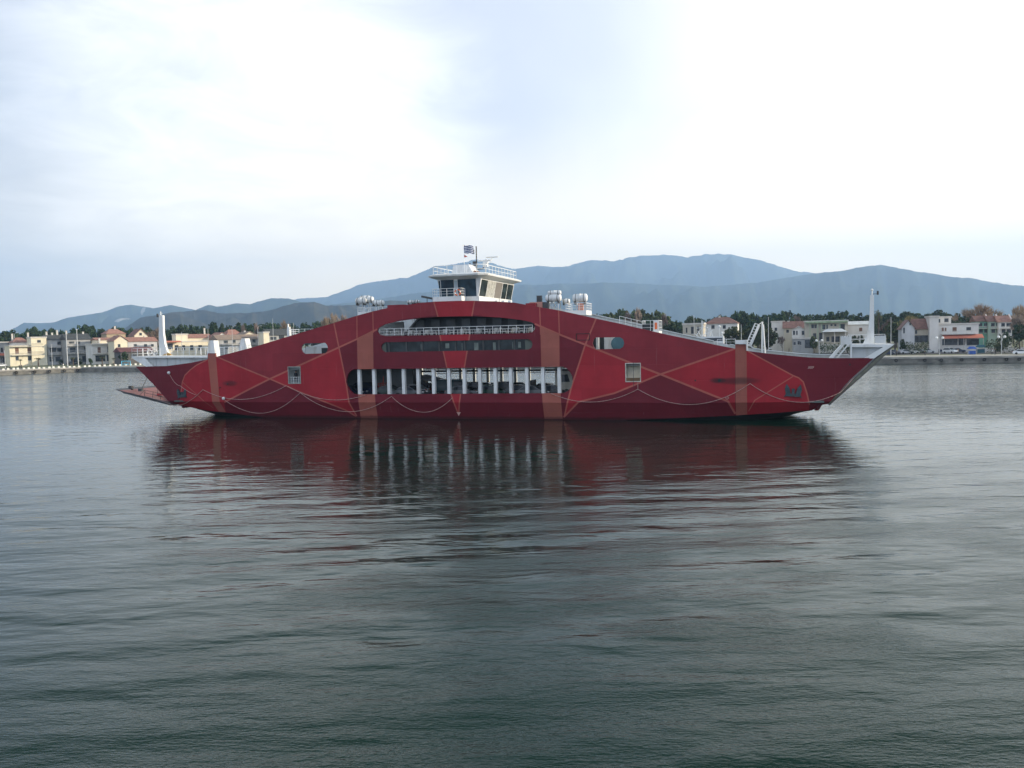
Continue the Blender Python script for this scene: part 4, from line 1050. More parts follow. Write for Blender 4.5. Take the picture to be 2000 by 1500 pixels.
# ================================================================== VEHICLES, PEOPLE, FURNITURE
TYRE = mat('tyre_rubber', (.015, .015, .015), .9)
CARGL = glass_dark('car_glass', (.02, .025, .03), .05)
def paint(name, c, r=.25): return mat(name, c, r, .03, .5)
CP = {'black': paint('black_car_paint', (.008, .009, .012)), 'navy': paint('navy_car_paint', (.012, .02, .05)), 'silver': paint('silver_car_paint', (.45, .47, .48)),
      'white': paint('white_car_paint', (.75, .76, .76)), 'teal': paint('teal_van_paint', (.01, .045, .055)), 'grey': paint('grey_car_paint', (.10, .105, .11)),
      'red': paint('red_car_paint', (.35, .02, .02)), 'blue': paint('blue_car_paint', (.02, .08, .30)), 'green': paint('dark_green_car_paint', (.01, .035, .025)), 'beige': paint('beige_paint', (.30, .29, .25))}
SHAPES = {  # lower body outline, glasshouse outline, width
 'saloon': ([(-2.15,.30),(-2.2,.62),(-2.1,.86),(-1.3,.92),(1.0,.90),(1.85,.80),(2.15,.62),(2.2,.34),(1.9,.24),(-1.9,.24)], [(-1.65,.90),(-1.0,1.36),(-.5,1.43),(.2,1.42),(1.05,.89)], 1.76),
 'hatch':  ([(-1.9,.30),(-1.95,.7),(-1.85,.92),(-1.2,.95),(.9,.93),(1.6,.82),(1.92,.62),(1.95,.34),(1.7,.24),(-1.7,.24)], [(-1.8,.92),(-1.45,1.42),(-.9,1.5),(.1,1.48),(.95,.92)], 1.72),
 'suv':    ([(-2.2,.38),(-2.25,.8),(-2.15,1.08),(-1.4,1.1),(1.0,1.08),(1.95,1.0),(2.2,.78),(2.22,.42),(1.9,.32),(-1.9,.32)], [(-2.1,1.08),(-1.8,1.62),(-1.4,1.74),(.1,1.72),(1.0,1.08)], 1.86),
 'van':    ([(-2.4,.38),(-2.45,1.0),(-2.42,1.15),(1.5,1.12),(2.2,.98),(2.4,.75),(2.42,.42),(2.1,.32),(-2.1,.32)], [(-2.42,1.14),(-2.35,1.9),(-2.1,2.02),(.9,2.0),(1.3,1.9),(1.9,1.08)], 1.9)}
def section(mb, prof, w0, w1, zmid, mi=0):
    """outline extruded over the width, narrowing towards the top"""
    zt = max(z for x, z in prof)
    def hw(z): return (w0 + (w1 - w0) * max(0, (z - zmid)) / max(1e-3, zt - zmid)) / 2
    n = len(prof); prof = prof[::-1]
    vs = [(x, -hw(z), z) for x, z in prof] + [(x, hw(z), z) for x, z in prof]
    fs = [tuple(range(n - 1, -1, -1))[::-1], tuple(range(2*n-1, n-1, -1))] + [(i, n+i, n+(i+1) % n, (i+1) % n) for i in range(n)]
    mb.mesh(vs, fs, mi)
def make_car(kind, colour, name='car'):
    low, cab, w_ = SHAPES[kind]
    root = empty(name)
    mb = MB(); section(mb, low, w_, w_ * .96, .6)
    zc0, zc1 = min(z for x, z in cab), max(z for x, z in cab)
    cabb = [(x, z) for x, z in cab]
    section(mb, cabb, w_ * .95, w_ * .74, zc0)
    body = mb.build('body', CP[colour], root)
    mb = MB(); cx = sum(x for x, z in cab) / len(cab)
    g = [(cx + (x - cx) * .90, zc0 + .03 + (z - zc0) * .82) for x, z in cab]
    if kind == 'van': g = [(x, z) for x, z in [(.2, 1.2), (.2, 1.82), (1.2, 1.8), (1.72, 1.2)]]
    section(mb, g, w_ * .95 + .02, w_ * .80 + .01, zc0)
    (xa, za), (xb, zb) = cab[-1], cab[-2]      # windscreen
    hwb = w_ * .44; hwt = w_ * .35
    mb.mesh([(xa - .05, -hwb, za + .05), (xa - .05, hwb, za + .05), (xb + .06, hwt, zb - .02), (xb + .06, -hwt, zb - .02), (xa - .2, -hwb, za + .02), (xa - .2, hwb, za + .02), (xb - .1, hwt, zb - .1), (xb - .1, -hwt, zb - .1)],
            [(0,1,2,3),(4,7,6,5),(0,4,5,1),(1,5,6,2),(2,6,7,3),(3,7,4,0)])
    mb.build('window', CARGL, root)
    L_ = 1.3 if kind != 'van' else 1.5
    for sx in (-L_, L_):
        for sy in (-1, 1):
            mb = MB(); M_ = Matrix.Translation((sx, sy * (w_ / 2 - .10), .32)) @ Matrix.Rotation(pi / 2, 4, 'X')
            mb.lathe([(.0, -.11), (.30, -.11), (.33, -.07), (.33, .07), (.30, .11), (0, .11)], 14, M_); mb.build('wheel', TYRE, root)
    xl = max(x for x, z in low)
    for sy in (-1, 1):
        mb = MB(); mb.box((xl - .22, sy * w_ * .38 - .17, .60), (xl - .02, sy * w_ * .38 + .17, .76)); mb.build('headlight', mat('lamp_glass', (.7, .7, .68), .2), root)
        mb = MB(); xm = min(x for x, z in low); mb.box((xm - .01, sy * w_ * .40 - .12, .68), (xm + .15, sy * w_ * .40 + .12, .84)); mb.build('tail_light', mat('tail_lamp_red', (.4, .01, .01), .2), root)
    return root
CARS = {}
def car(kind, colour, M_, label, cat='car', group=None, name=None):
    key = (kind, colour); nm = name or {'van': 'parked_van', 'suv': 'parked_car'}.get(kind, 'parked_car')
    if key not in CARS: o = make_car(kind, colour, nm); CARS[key] = o
    else: o = copy_tree(CARS[key]); o.name = nm
    loc, _, _ = M_.decompose(); o.location = loc; o.rotation_euler = M_.to_euler()
    return tag(o, label, cat, group)
def onf(s, y, z, a=0): p = FW(s, y, z); return Matrix.Translation(p) @ Matrix.Rotation(-PSI + a, 4, 'Z')
GF = 'vehicles on the ferry car deck'
def fs_(px, py, y): return L(px, py, y)[0]
DZ = 2.56
for kind, c, px, y, a, lb in (
  ('saloon','navy', 684, 3.0, 0, 'dark blue car at the far left end of the car deck opening'),
  ('suv','navy', 720, 5.0, 0, 'dark car behind the first two white pillars from the left'),
  ('saloon','silver', 806, 5.2, pi, 'silver car between the fourth and fifth white pillars from the left'),
  ('saloon','grey', 800, 2.2, 0, 'grey car low behind the fourth white pillar from the left'),
  ('van','teal', 888, 6.6, 0, 'dark teal van in the middle of the car deck'),
  ('saloon','grey', 905, 2.3, 0, 'grey car with its low roof in front of the black off-road car'),
  ('suv','black', 934, 5.0, 0, 'black off-road car with roof rails right of the deck middle'),
  ('hatch','green', 962, 2.3, 0, 'dark green car below the black off-road car, its roof arching over the sill'),
  ('suv','grey', 991, 5.2, 0, 'grey boxy off-road car with pale rear end'),
  ('hatch','black', 1003, 2.3, pi, 'black small car under the grey boxy off-road car'),
  ('saloon','grey', 1041, 2.2, 0, 'silver-grey saloon with wide windscreen right of the eleventh pillar'),
  ('hatch','black', 1056, 5.4, pi, 'black car behind the silver-grey saloon'),
  ('saloon','black', 1082, 2.5, 0, 'dark saloon beneath the truck cab')):
    car(kind, c, onf(fs_(px, 750, y), y, DZ, a), lb, 'van' if kind == 'van' else 'car', GF, 'ferried_van' if kind == 'van' else 'ferried_car')
for px, y in ((848, 9.2), (905, 9.4), (952, 9.6), (1020, 9.3), (762, 3.4)):
    car('hatch' if px % 2 else 'saloon', 'black' if px % 2 else 'green', onf(fs_(px, 750, y), y, DZ, 0), 'dark car half hidden in the far lanes of the ferry car deck' if y > 9 else 'dark car behind the third white pillar from the left', 'car', GF, 'ferried_car')
# truck cab at the right end of the opening and the flatbed load on the left
s = fs_(1102, 740, 2.6)
tr = empty('truck', FW(s, 3.6, DZ), -PSI, 'beige lorry with a square cab at the right end of the car deck opening', 'lorry', GF)
mb = MB(); section(mb, [(-1.1,.7),(-1.1,2.9),(-.9,3.1),(.6,3.1),(.9,2.8),(1.1,1.7),(1.15,.7)], 2.4, 2.3, 1.5); mb.build('cab', CP['beige'], tr)
mb = MB(); section(mb, [(-.7,1.8),(-.7,2.7),(.45,2.7),(.75,1.8)], 2.43, 2.36, 1.5); mb.build('window', CARGL, tr)
mb = MB(); mb.box((-4.2, -1.2, 1.0), (-1.3, 1.2, 1.25)); mb.box((-4.2, -1.2, 1.25), (-4.1, 1.2, 2.0)); mb.build('load_bed', DGREY, tr)
for sx in (.3, -3.2):
    for sy in (-1, 1):
        mb = MB(); mb.lathe([(0, -.15), (.45, -.15), (.5, -.1), (.5, .1), (.45, .15), (0, .15)], 14, Matrix.Translation((sx, sy * 1.05, .5)) @ Matrix.Rotation(pi/2, 4, 'X')); mb.build('wheel', TYRE, tr)
s = fs_(748, 750, 3.6)
tl = empty('hand_trailer', FW(s, 3.6, DZ), -PSI, 'red metal rack trailer between the second and third white pillars', 'trailer', GF)
mb = MB()
for x in (-.5, .5):
    for y in (-.4, .4): mb.tube((x, y, .2), (x, y, 1.7), .05, 4)
for z in (.4, .9, 1.3, 1.7):
    mb.tube((-.5, -.4, z), (.5, -.4, z), .04, 4); mb.tube((-.5, .4, z), (.5, .4, z), .04, 4)
mb.build('frame', mat('red_rack', (.35, .04, .03), .6), tl)
mb = MB(); mb.box((-.5, -.4, .3), (.5, .4, .4)); mb.tube((0, 0, 1.3), (.1, 0, 2.6), .12, 6, 0, .05); mb.build('load', mat('red_load', (.4, .08, .05), .7), tl)
for sx in (-.4, .4):
    mb = MB(); mb.lathe([(0, -.05), (.16, -.05), (.16, .05), (0, .05)], 10, Matrix.Translation((sx, -.45, .17)) @ Matrix.Rotation(pi/2, 4, 'X')); mb.build('wheel', TYRE, tl)
s = fs_(830, 750, 7)
pk = empty('pallet_stack', FW(s, 7, DZ), -PSI, 'dark stack of upright crates between the fifth and sixth white pillars', 'crates', GF)
mb = MB()
for i in range(5): mb.box((-.9 + i * .38, -.5, 0), (-.62 + i * .38, .5, 1.8 - .12 * i))
mb.build('crate_stack', DGREY, pk)
mb = MB(); mb.box((-1.0, -.55, -.0), (1.1, .55, .12)); mb.build('pallet', mat('wood_pallet', (.2, .13, .07), .9), pk)

# people: one skinned body per pose
def person_mesh(kind):
    if kind == 'walk':
        V = [(0,0,.93),(0,0,1.15),(0,0,1.40),(0,.01,1.50),(0,.02,1.60),(0,.02,1.72),(.10,0,.88),(.13,.14,.50),(.13,.02,.09),(.13,.14,.04),(-.10,0,.88),(-.13,.10,.48),(-.13,-.20,.12),(-.13,-.10,.04),(.19,0,1.38),(.25,-.08,1.12),(.25,.02,.88),(-.19,0,1.38),(-.25,.06,1.12),(-.25,.2,.92)]
    elif kind == 'sit':
        V = [(0,0,.50),(0,-.03,.75),(0,0,1.0),(0,.02,1.1),(0,.04,1.2),(0,.05,1.32),(.1,.02,.48),(.14,.42,.50),(.14,.44,.10),(.14,.56,.05),(-.1,.02,.48),(-.14,.42,.50),(-.14,.44,.10),(-.14,.56,.05),(.19,0,.98),(.24,.08,.72),(.2,.32,.60),(-.19,0,.98),(-.24,.08,.72),(-.2,.32,.60)]
    else:
        V = [(0,0,.93),(0,0,1.15),(0,0,1.40),(0,.01,1.50),(0,.02,1.60),(0,.02,1.72),(.10,0,.88),(.12,.02,.48),(.12,0,.09),(.12,.14,.04),(-.10,0,.88),(-.12,.02,.48),(-.12,0,.09),(-.12,.14,.04),(.19,0,1.38),(.24,-.03,1.12),(.22,.12,.95),(-.19,0,1.38),(-.24,-.02,1.10),(-.23,.06,.85)]
    E_ = [(0,1),(1,2),(2,3),(3,4),(4,5),(0,6),(6,7),(7,8),(8,9),(0,10),(10,11),(11,12),(12,13),(2,14),(14,15),(15,16),(2,17),(17,18),(18,19)]
    R_ = [.15,.13,.16,.055,.09,.075,.10,.07,.045,.04,.10,.07,.045,.04,.06,.045,.035,.06,.045,.035]
    me = bpy.data.meshes.new('skel'); me.from_pydata(V, E_, []); o = bpy.data.objects.new('skel', me); COL.objects.link(o)
    md = o.modifiers.new('s', 'SKIN')
    for i, r in enumerate(R_): me.skin_vertices[0].data[i].radius = (r, r * (.72 if i < 3 else 1))
    me.skin_vertices[0].data[0].use_root = True
    o.modifiers.new('d', 'SUBSURF').levels = 1
    dg = bpy.context.evaluated_depsgraph_get(); m2 = bpy.data.meshes.new_from_object(o.evaluated_get(dg))
    bpy.data.objects.remove(o); m2.name = 'person_body'
    return m2
SKIN = mat('skin', (.45, .25, .17), .6)
PM = {k: person_mesh(k) for k in ('walk', 'stand', 'sit')}
def person(kind, loc, rz, top, leg, label, hair=(.02, .015, .01)):
    me = PM[kind].copy(); zt = {'walk': 1.47, 'stand': 1.47, 'sit': 1.07}[kind]; zl = {'walk': .92, 'stand': .92, 'sit': .56}[kind]
    me.materials.clear()
    for nm, c in (('cloth', top), ('trouser', leg)): me.materials.append(mat('%s_%d_%d_%d' % (nm, *[int(x * 999) for x in c]), c, .85))
    me.materials.append(SKIN); me.materials.append(mat('hair_%d' % int(hair[0] * 999), hair, .8))
    for p in me.polygons:
        c = p.center; p.use_smooth = True
        p.material_index = 3 if c.z > zt + .19 or (c.z > zt + .08 and c.y < .0) else 2 if c.z > zt else 1 if c.z < zl else 0
    r = bpy.data.objects.new('person', me); COL.objects.link(r); r.location = loc; r.rotation_euler = (0, 0, rz)
    return tag(r, label, 'person')
sA_, zA_ = L(579, 740, 1.1)
person('stand', FW(sA_, 1.0, zA_ * 0 + L(579, 749, 1.0)[1] - .05), -PSI + pi, (.02, .02, .025), (.02, .02, .025), 'person in black clothes standing in the small port left of the car deck opening')

# plastic tables and chairs on the promenade deck
PLAS = mat('white_plastic', (.78, .77, .72), .5, .03)
def make_chair():
    root = empty('plastic_chair')
    mb = MB(); mb.box((-.24, -.22, .40), (.24, .24, .44)); mb.build('seat', PLAS, root)
    mb = MB(); mb.mesh([(-.23,-.22,.44),(.23,-.22,.44),(.21,-.32,.84),(-.21,-.32,.84),(-.23,-.18,.44),(.23,-.18,.44),(.21,-.28,.84),(-.21,-.28,.84)], [(0,1,2,3),(7,6,5,4),(0,4,5,1),(1,5,6,2),(2,6,7,3),(3,7,4,0)]); mb.build('backrest', PLAS, root)
    for x in (-.22, .22):
        for y, dy in ((-.2, -.05), (.2, .05)): mb = MB(); mb.tube((x, y, .40), (x * 1.15, y + dy, 0), .025, 5); mb.build('leg', PLAS, root)
        mb = MB(); mb.box((x * 1.1 - .025, -.24, .62), (x * 1.1 + .025, .2, .65)); mb.tube((x * 1.1, .18, .42), (x * 1.1, .18, .62), .02, 4); mb.build('armrest', PLAS, root)
    return root
def make_table():
    root = empty('plastic_table')
    mb = MB(); mb.lathe([(0, .69), (.42, .69), (.44, .71), (.42, .73), (0, .73)], 18); mb.build('table_top', PLAS, root)
    for x in (-.28, .28):
        for y in (-.28, .28): mb = MB(); mb.tube((x, y, .69), (x * 1.15, y * 1.15, 0), .03, 5); mb.build('leg', PLAS, root)
    return root
ch0, tb0 = make_chair(), make_table(); first = True
cps = [760, 792, 824, 859, 893, 925, 961, 996, 1030]
ords = ['leftmost', 'second', 'third', 'fourth', 'fifth', 'sixth', 'seventh', 'eighth', 'rightmost']
for i, px in enumerate(cps):
    s = L(px, 648, 1.6)[0]
    t_ = tb0 if first else copy_tree(tb0)
    t_.location = FW(s, 1.7, 10.225); t_.rotation_euler = (0, 0, -PSI + .3 * i)
    tag(t_, '%s round white plastic table behind the promenade railing' % ords[i] if i not in (0, 8) else '%s of the white plastic tables behind the promenade railing' % ords[i], 'table', 'tables on the promenade deck')
    for j, (dx, a, w_) in enumerate(((-.75, -pi / 2 + .3, 'left'), (.75, pi / 2 - .2, 'right'), (.12, pi, 'far'))):
        c_ = ch0 if first else copy_tree(ch0); first = False
        c_.location = FW(s + dx, 1.65 if j < 2 else 2.6, 10.225); c_.rotation_euler = (0, 0, -PSI + a)
        tag(c_, 'white plastic chair on the %s side of the %s table on the promenade deck' % (w_, ords[i]), 'chair', 'chairs on the promenade deck')

# ================================================================== TREES AND PLANTS
def leafmat(name, c1, c2):
    m = bpy.data.materials.new(name); m.use_nodes = True; t = NT(m.node_tree); b = t.n['Principled BSDF']
    g = t.n.new('ShaderNodeNewGeometry'); oi = t.n.new('ShaderNodeObjectInfo')
    n = t.noise(g.outputs['Position'], .45, 3)
    r = t.math('ADD', t.math('MULTIPLY', g.outputs['Random Per Island'], .55), t.math('MULTIPLY', n, .6))
    base = t.mix(t.mapr(r, .25, .85), c1, c2)
    hs = t.n.new('ShaderNodeHueSaturation'); t.put(hs.inputs['Color'], base)
    t.put(hs.inputs['Hue'], t.math('ADD', .485, t.math('MULTIPLY', oi.outputs['Random'], .03))); t.put(hs.inputs['Value'], t.math('ADD', .75, t.math('MULTIPLY', oi.outputs['Random'], .5)))
    t.put(b.inputs['Base Color'], hs.outputs[0]); b.inputs['Roughness'].default_value = .75; b.inputs['Specular IOR Level'].default_value = .15
    return m
LM = {'pine': leafmat('pine_needles', (.012, .030, .016), (.045, .075, .030)), 'oak': leafmat('green_leaves', (.022, .040, .018), (.09, .11, .045)),
      'bare': leafmat('bare_twigs', (.20, .14, .10), (.46, .34, .24)), 'budding': leafmat('budding_twigs', (.15, .12, .05), (.36, .30, .13)), 'grey': leafmat('grey_brown_twigs', (.12, .09, .085), (.30, .23, .19)),
      'palm': leafmat('palm_fronds', (.03, .045, .02), (.12, .13, .06)), 'bush': leafmat('hedge_leaves', (.015, .03, .012), (.05, .08, .03))}
BARK = mat('bark', (.10, .075, .055), .95, .3, 2)
def clump_crown(seed, rx, ry, rz, cz, nb, per, leaf, flat=1.0, hollow=.75, rb=.30):
    rnd = random.Random(seed); mb = MB()
    for b in range(nb):
        while True:
            p = Vector((rnd.uniform(-1, 1), rnd.uniform(-1, 1), rnd.uniform(-1, 1)))
            if p.length < 1: break
        p = p.normalized() * (p.length ** .45) * hollow
        c = Vector((p.x * rx, p.y * ry, cz + p.z * rz)); r = rb * rx * rnd.uniform(.6, 1.25)
        for i in range(per):
            d = Vector((rnd.gauss(0, 1), rnd.gauss(0, 1), rnd.gauss(0, 1))).normalized()
            q = c + Vector((d.x * r, d.y * r, d.z * r * flat)) * rnd.uniform(.55, 1.05)
            a = Vector((rnd.gauss(0, 1), rnd.gauss(0, 1), rnd.gauss(0, 1))).normalized(); bb = d.cross(a)
            if bb.length < .1: continue
            bb.normalize(); a = bb.cross(d).normalized() ; d2 = (d + Vector((rnd.uniform(-.7, .7), rnd.uniform(-.7, .7), rnd.uniform(-.7, .7)))).normalized()
            u = d2.orthogonal().normalized(); v = d2.cross(u); L_ = leaf * rnd.uniform(.6, 1.3)
            mb.poly([q - u * L_ * .5, q + v * L_ * .35, q + u * L_ * .5, q - v * L_ * .35])
    return mb
def tree_mesh(kind, seed):
    """returns crown data, trunk data; nominal height 1 unit = 10 m scaled later by object scale"""
    rnd = random.Random(seed)
    tk = MB()
    if kind == 'pine':
        cr_ = clump_crown(seed, 3.0, 3.0, 3.0 + rnd.random(), 6.4, 30, 46, .75, .8, .8, .34)
        tk.tube((0, 0, 0), (.3, .1, 5), .32, 7, 0, .18); tk.tube((.3, .1, 5), (0, 0, 8), .18, 6, 0, .06)
        for i in range(6): a = rnd.uniform(0, 6.28); z = rnd.uniform(3.5, 6.5); tk.tube((.25, 0, z), (2.0 * cos(a), 2.0 * sin(a), z + 1.4), .11, 5, 0, .04)
    elif kind == 'oak':
        cr_ = clump_crown(seed, 3.6, 3.6, 3.6, 5.9, 34, 46, .85, .9, .8, .32)
        tk.tube((0, 0, 0), (0, .1, 3.5), .35, 7, 0, .25)
        for i in range(7): a = rnd.uniform(0, 6.28); tk.tube((0, 0, 3.2), (2.0 * cos(a), 2.0 * sin(a), 3.4 + rnd.uniform(1.5, 4)), .15, 5, 0, .04)
    elif kind in ('bare', 'budding', 'grey'):
        cr_ = MB(); tips = []
        def br(p, d, l, r, n):
            q = p + d * l; tk.tube(p, q, r, 4, 0, r * .6)
            if n == 0: tips.append((q, d)); return
            for i in range(3 if n < 4 else 4):
                e = (d + Vector((rnd.gauss(0, .42), rnd.gauss(0, .42), rnd.gauss(.12, .25)))).normalized(); br(q, e, l * rnd.uniform(.62, .85), r * .6, n - 1)
        br(Vector((0, 0, 0)), Vector((0, 0, 1)), 2.6, .22, 4)
        for q, d in tips:
            for i in range(18):
                e = (d + Vector((rnd.gauss(0, .6), rnd.gauss(0, .6), rnd.gauss(.2, .5)))).normalized(); l = rnd.uniform(.5, 1.3); u = e.orthogonal().normalized() * .06
                o_ = q - d * rnd.uniform(0, .7); cr_.poly([o_ - u, o_ + e * l, o_ + u])
    elif kind == 'palm':
        cr_ = MB()
        for i in range(34):
            a = rnd.uniform(0, 6.28); e0 = rnd.uniform(-.5, 1.2); l = rnd.uniform(1.8, 2.4); p = Vector((0, 0, 8.2)); dirh = Vector((cos(a), sin(a), 0))
            el_ = e0; prev = p; side = Vector((-sin(a), cos(a), 0))
            for k in range(6):
                d = dirh * cos(el_) + Vector((0, 0, sin(el_))); q = prev + d * l / 6; wd = .34 * (1 - abs(k - 2) / 5)
                for sg in (-1, 1):
                    for h in (0, .5):
                        m_ = prev.lerp(q, h); cr_.poly([m_, m_ + d * .14, m_ + side * sg * wd + Vector((0, 0, -.18)) + d * .25])
                prev = q; el_ -= .33
        tk.tube((0, 0, 0), (.1, 0, 8.2), .30, 8, 0, .22); tk.lathe([(.22, 7.2), (.42, 7.6), (.38, 8.1), (.2, 8.4)], 8)
    elif kind == 'bush':
        cr_ = clump_crown(seed, 1.2, 1.2, 1.0, 1.0, 12, 40, .35, .9, .8, .42)
        tk.tube((0, 0, 0), (0, 0, 1), .08, 5)
    return cr_.data('crown', LM[kind]), tk.data('trunk', BARK)
TM = {}
NV = {'pine': 4, 'oak': 3, 'bare': 2, 'budding': 1, 'grey': 2, 'palm': 2, 'bush': 3}
TH_ = {'pine': 10.0, 'oak': 9.6, 'bare': 9.5, 'budding': 9.5, 'grey': 9.5, 'palm': 9.9, 'bush': 2.1}
for k, n in NV.items():
    for i in range(n):
        TM[(k, i)] = tree_mesh(k, 11 + i * 7)
        if k in ('bare', 'budding', 'grey'):
            pass
rt = random.Random(5)
def tree(kind, px, pytop, D_, label, group=None, wpx=None, name=None, z0=GZ - .1):
    P = at_depth(px, 690, D_); topz = at_depth(px, pytop, D_).z; h = max(1.0, topz - z0)
    cd, td = TM[(kind, rt.randrange(NV[kind]))]
    nm = name or {'pine': 'pine_tree', 'oak': 'leafy_tree', 'bare': 'bare_tree', 'budding': 'budding_tree', 'grey': 'bare_tree', 'palm': 'palm_tree', 'bush': 'bush'}[kind]
    r = bpy.data.objects.new(nm, None); COL.objects.link(r); r.location = (P.x, D_, z0); r.rotation_euler = (0, 0, rt.uniform(0, 6.28))
    sz = h / TH_[kind]; sx = sz
    if wpx: sx = wpx * D_ / F / {'pine': 6.6, 'oak': 7.6, 'bare': 7.5, 'budding': 7.5, 'grey': 7.5, 'palm': 4.4, 'bush': 2.8}[kind]
    r.scale = (sx, sx, sz)
    for n_, d_ in (('crown', cd), ('trunk', td)):
        o = bpy.data.objects.new(n_, d_); COL.objects.link(o); o.parent = r
    return tag(r, label, {'palm': 'palm tree', 'bush': 'bush'}.get(kind, 'tree'), group)

def skyline(pts, px):
    for (a, b), (c, d) in zip(pts[:-1], pts[1:]):
        if a <= px <= c: return b + (d - b) * (px - a) / (c - a)
    return pts[-1][1]
# left belt of pines
skl = [(-60,650),(0,650),(20,641),(40,645),(60,640),(72,637),(90,638),(108,641),(118,650),(124,641),(150,635),(165,632),(182,634),(200,640),(225,637),(245,640),(280,637),(300,640),(340,632),(360,627),(380,632),(400,632),(412,628),(430,633),(445,624),(460,628),(480,632),(520,630),(545,628),(580,628),(640,624),(700,618)]
px = -50
while px < 660:
    t_ = skyline(skl, px) + rt.uniform(-4, 3)
    tree('pine', px, t_ + (rt.uniform(3, 7) if rt.random() < .3 else 0), rt.uniform(455, 520), 'dark pine in the wooded belt behind the houses on the left shore', 'pines behind the left shore', rt.uniform(24, 38))
    if rt.random() < .8: tree('pine', px + 4, t_ + rt.uniform(6, 13), rt.uniform(435, 455), 'dark pine in the wooded belt behind the houses on the left shore', 'pines behind the left shore', rt.uniform(20, 30))
    px += rt.uniform(10, 15)
for i, (px, y, w_, kd) in enumerate([(305, 633, 30, 'bare'), (320, 635, 22, 'bare'), (296, 642, 22, 'grey'), (476, 622, 12, 'grey'), (505, 620, 16, 'grey'), (561, 618, 24, 'bare'), (630, 606, 32, 'bare'), (648, 604, 30, 'bare'), (670, 607, 28, 'grey'), (264, 652, 26, 'bare'), (275, 658, 22, 'bare'), (690, 610, 24, 'grey')]):
    lbl = ['tan bare tree just right of the left white signal mast', 'smaller tan bare tree beside it, right of the left signal mast', 'grey-brown bare tree left of the left signal mast', 'thin bare poplar above the left white bollard fin', 'slender bare tree above the two arm street lamps', 'round bare tree above the orange buoy rail on the ferry shoulder',
           'large pale bare tree left of the left life rafts', 'pale bare tree nearest the salmon line left of the rafts', 'grey bare tree closest to the ferry arch on the left', 'bare bushy tree left of the dormer house', 'bare tree just below the dormer house gable', 'grey bare tree partly behind the left life rafts'][i]
    tree(kd, px, y, 430 + i * 3, lbl, None, w_)
# right belt
skr = [(1090,624),(1160,612),(1180,613),(1210,604),(1230,606),(1250,602),(1262,608),(1290,607),(1300,609),(1312,626),(1325,630),(1338,624),(1350,618),(1365,622),(1385,618),(1405,614),(1420,616),(1432,608),(1450,605),(1465,607),(1480,612),(1500,614),(1520,606),(1545,606),(1565,608),(1580,614),(1600,608),(1640,605),(1660,606),(1685,609),(1700,612),(1720,612),(1740,609),(1770,605),(1800,612),(1815,610),(1830,606),(1845,607),(1860,610),(1885,605),(1900,612),(1960,615),(2060,610)]
px = 1100
while px < 2060:
    t_ = skyline(skr, px) + rt.uniform(-4, 3)
    kd = 'oak' if 1190 < px < 1300 or 1340 < px < 1365 else 'pine'
    tree(kd, px, t_, rt.uniform(370, 430), 'dark pine in the wooded belt behind the houses on the right shore' if kd == 'pine' else 'green leafy tree rising behind the ferry shoulder right of the rafts', 'pines behind the right shore' if kd == 'pine' else 'leafy trees behind the ferry shoulder', rt.uniform(30, 46))
    if rt.random() < .9: tree('pine', px + 4, t_ + rt.uniform(7, 15), rt.uniform(345, 372), 'dark pine in the wooded belt behind the houses on the right shore', 'pines behind the right shore', rt.uniform(26, 38))
    px += rt.uniform(11, 17)
RT = [('bare', 1900, 586, 298, 64, 'big round tan bare tree above the green terrace, left half'), ('bare', 1934, 586, 302, 62, 'big round tan bare tree above the green terrace, right half'), ('bare', 1986, 583, 300, 36, 'tall tan bare tree at the right edge of the picture'),
      ('grey', 1996, 604, 266, 46, 'big dark brown leafless tree at the right edge in front of the terrace'), ('pine', 1992, 630, 255, 34, 'dark lower evergreen beside the road at the right edge'),
      ('palm', 1716, 597, 262, 22, 'tall palm tree right behind the right signal mast'), ('budding', 1781, 607, 330, 40, 'yellowish budding tree behind the gabled white house'), ('grey', 1733, 616, 300, 30, 'grey-brown bare tree right of the tall palm'),
      ('oak', 1480, 634, 300, 34, 'green tree beside the raised gangway'), ('oak', 1500, 638, 300, 40, 'green round tree behind the lamp post at the gangway'), ('oak', 1432, 636, 300, 44, 'dark green tree left of the raised gangway'), ('oak', 1462, 640, 305, 36, 'dark green tree directly behind the raised gangway'),
      ('pine', 1310, 624, 330, 30, 'round dark pine behind the ferry lookout station'), ('grey', 1296, 604, 335, 30, 'bare grey tree with hanging branches left of the round pine'), ('grey', 1246, 592, 350, 20, 'tall pale bare tree, right one of the pair behind the shoulder'), ('grey', 1226, 596, 350, 18, 'tall pale bare tree, left one of the pair behind the shoulder'), ('pine', 1170, 608, 380, 24, 'small dark pine peeping over the ferry right of the rafts'), ('grey', 1208, 612, 370, 22, 'purplish bare tree right of the small pine'),
      ('oak', 1748, 628, 290, 44, 'dark tree behind the thin white pole on the right quay'), ('grey', 1560, 606, 360, 30, 'grey bare tree above the brown roofed houses'), ('oak', 1590, 655, 292, 16, 'small ornamental tree before the modern villa'), ('bush', 1765, 660, 262, 16, 'dark bush at the foot of the gabled white house'),
      ('bush', 1952, 650, 262, 20, 'shrub below the white balcony of the terrace'), ('bush', 1968, 645, 264, 22, 'shrub at the right end of the terrace'), ('grey', 1528, 652, 300, 20, 'bare shrub left of the white gabled cottage'), ('oak', 1560, 640, 330, 20, 'tree between brown roof and modern villa'),]
for a in RT: tree(a[0], a[1], a[2], a[3], a[5], None, a[4])
for i, px in enumerate((1655, 1668, 1680)): tree('oak', px, 655 - i, 285, 'low dark tree in the garden left of the right signal mast', 'garden trees behind the right platform', 18)
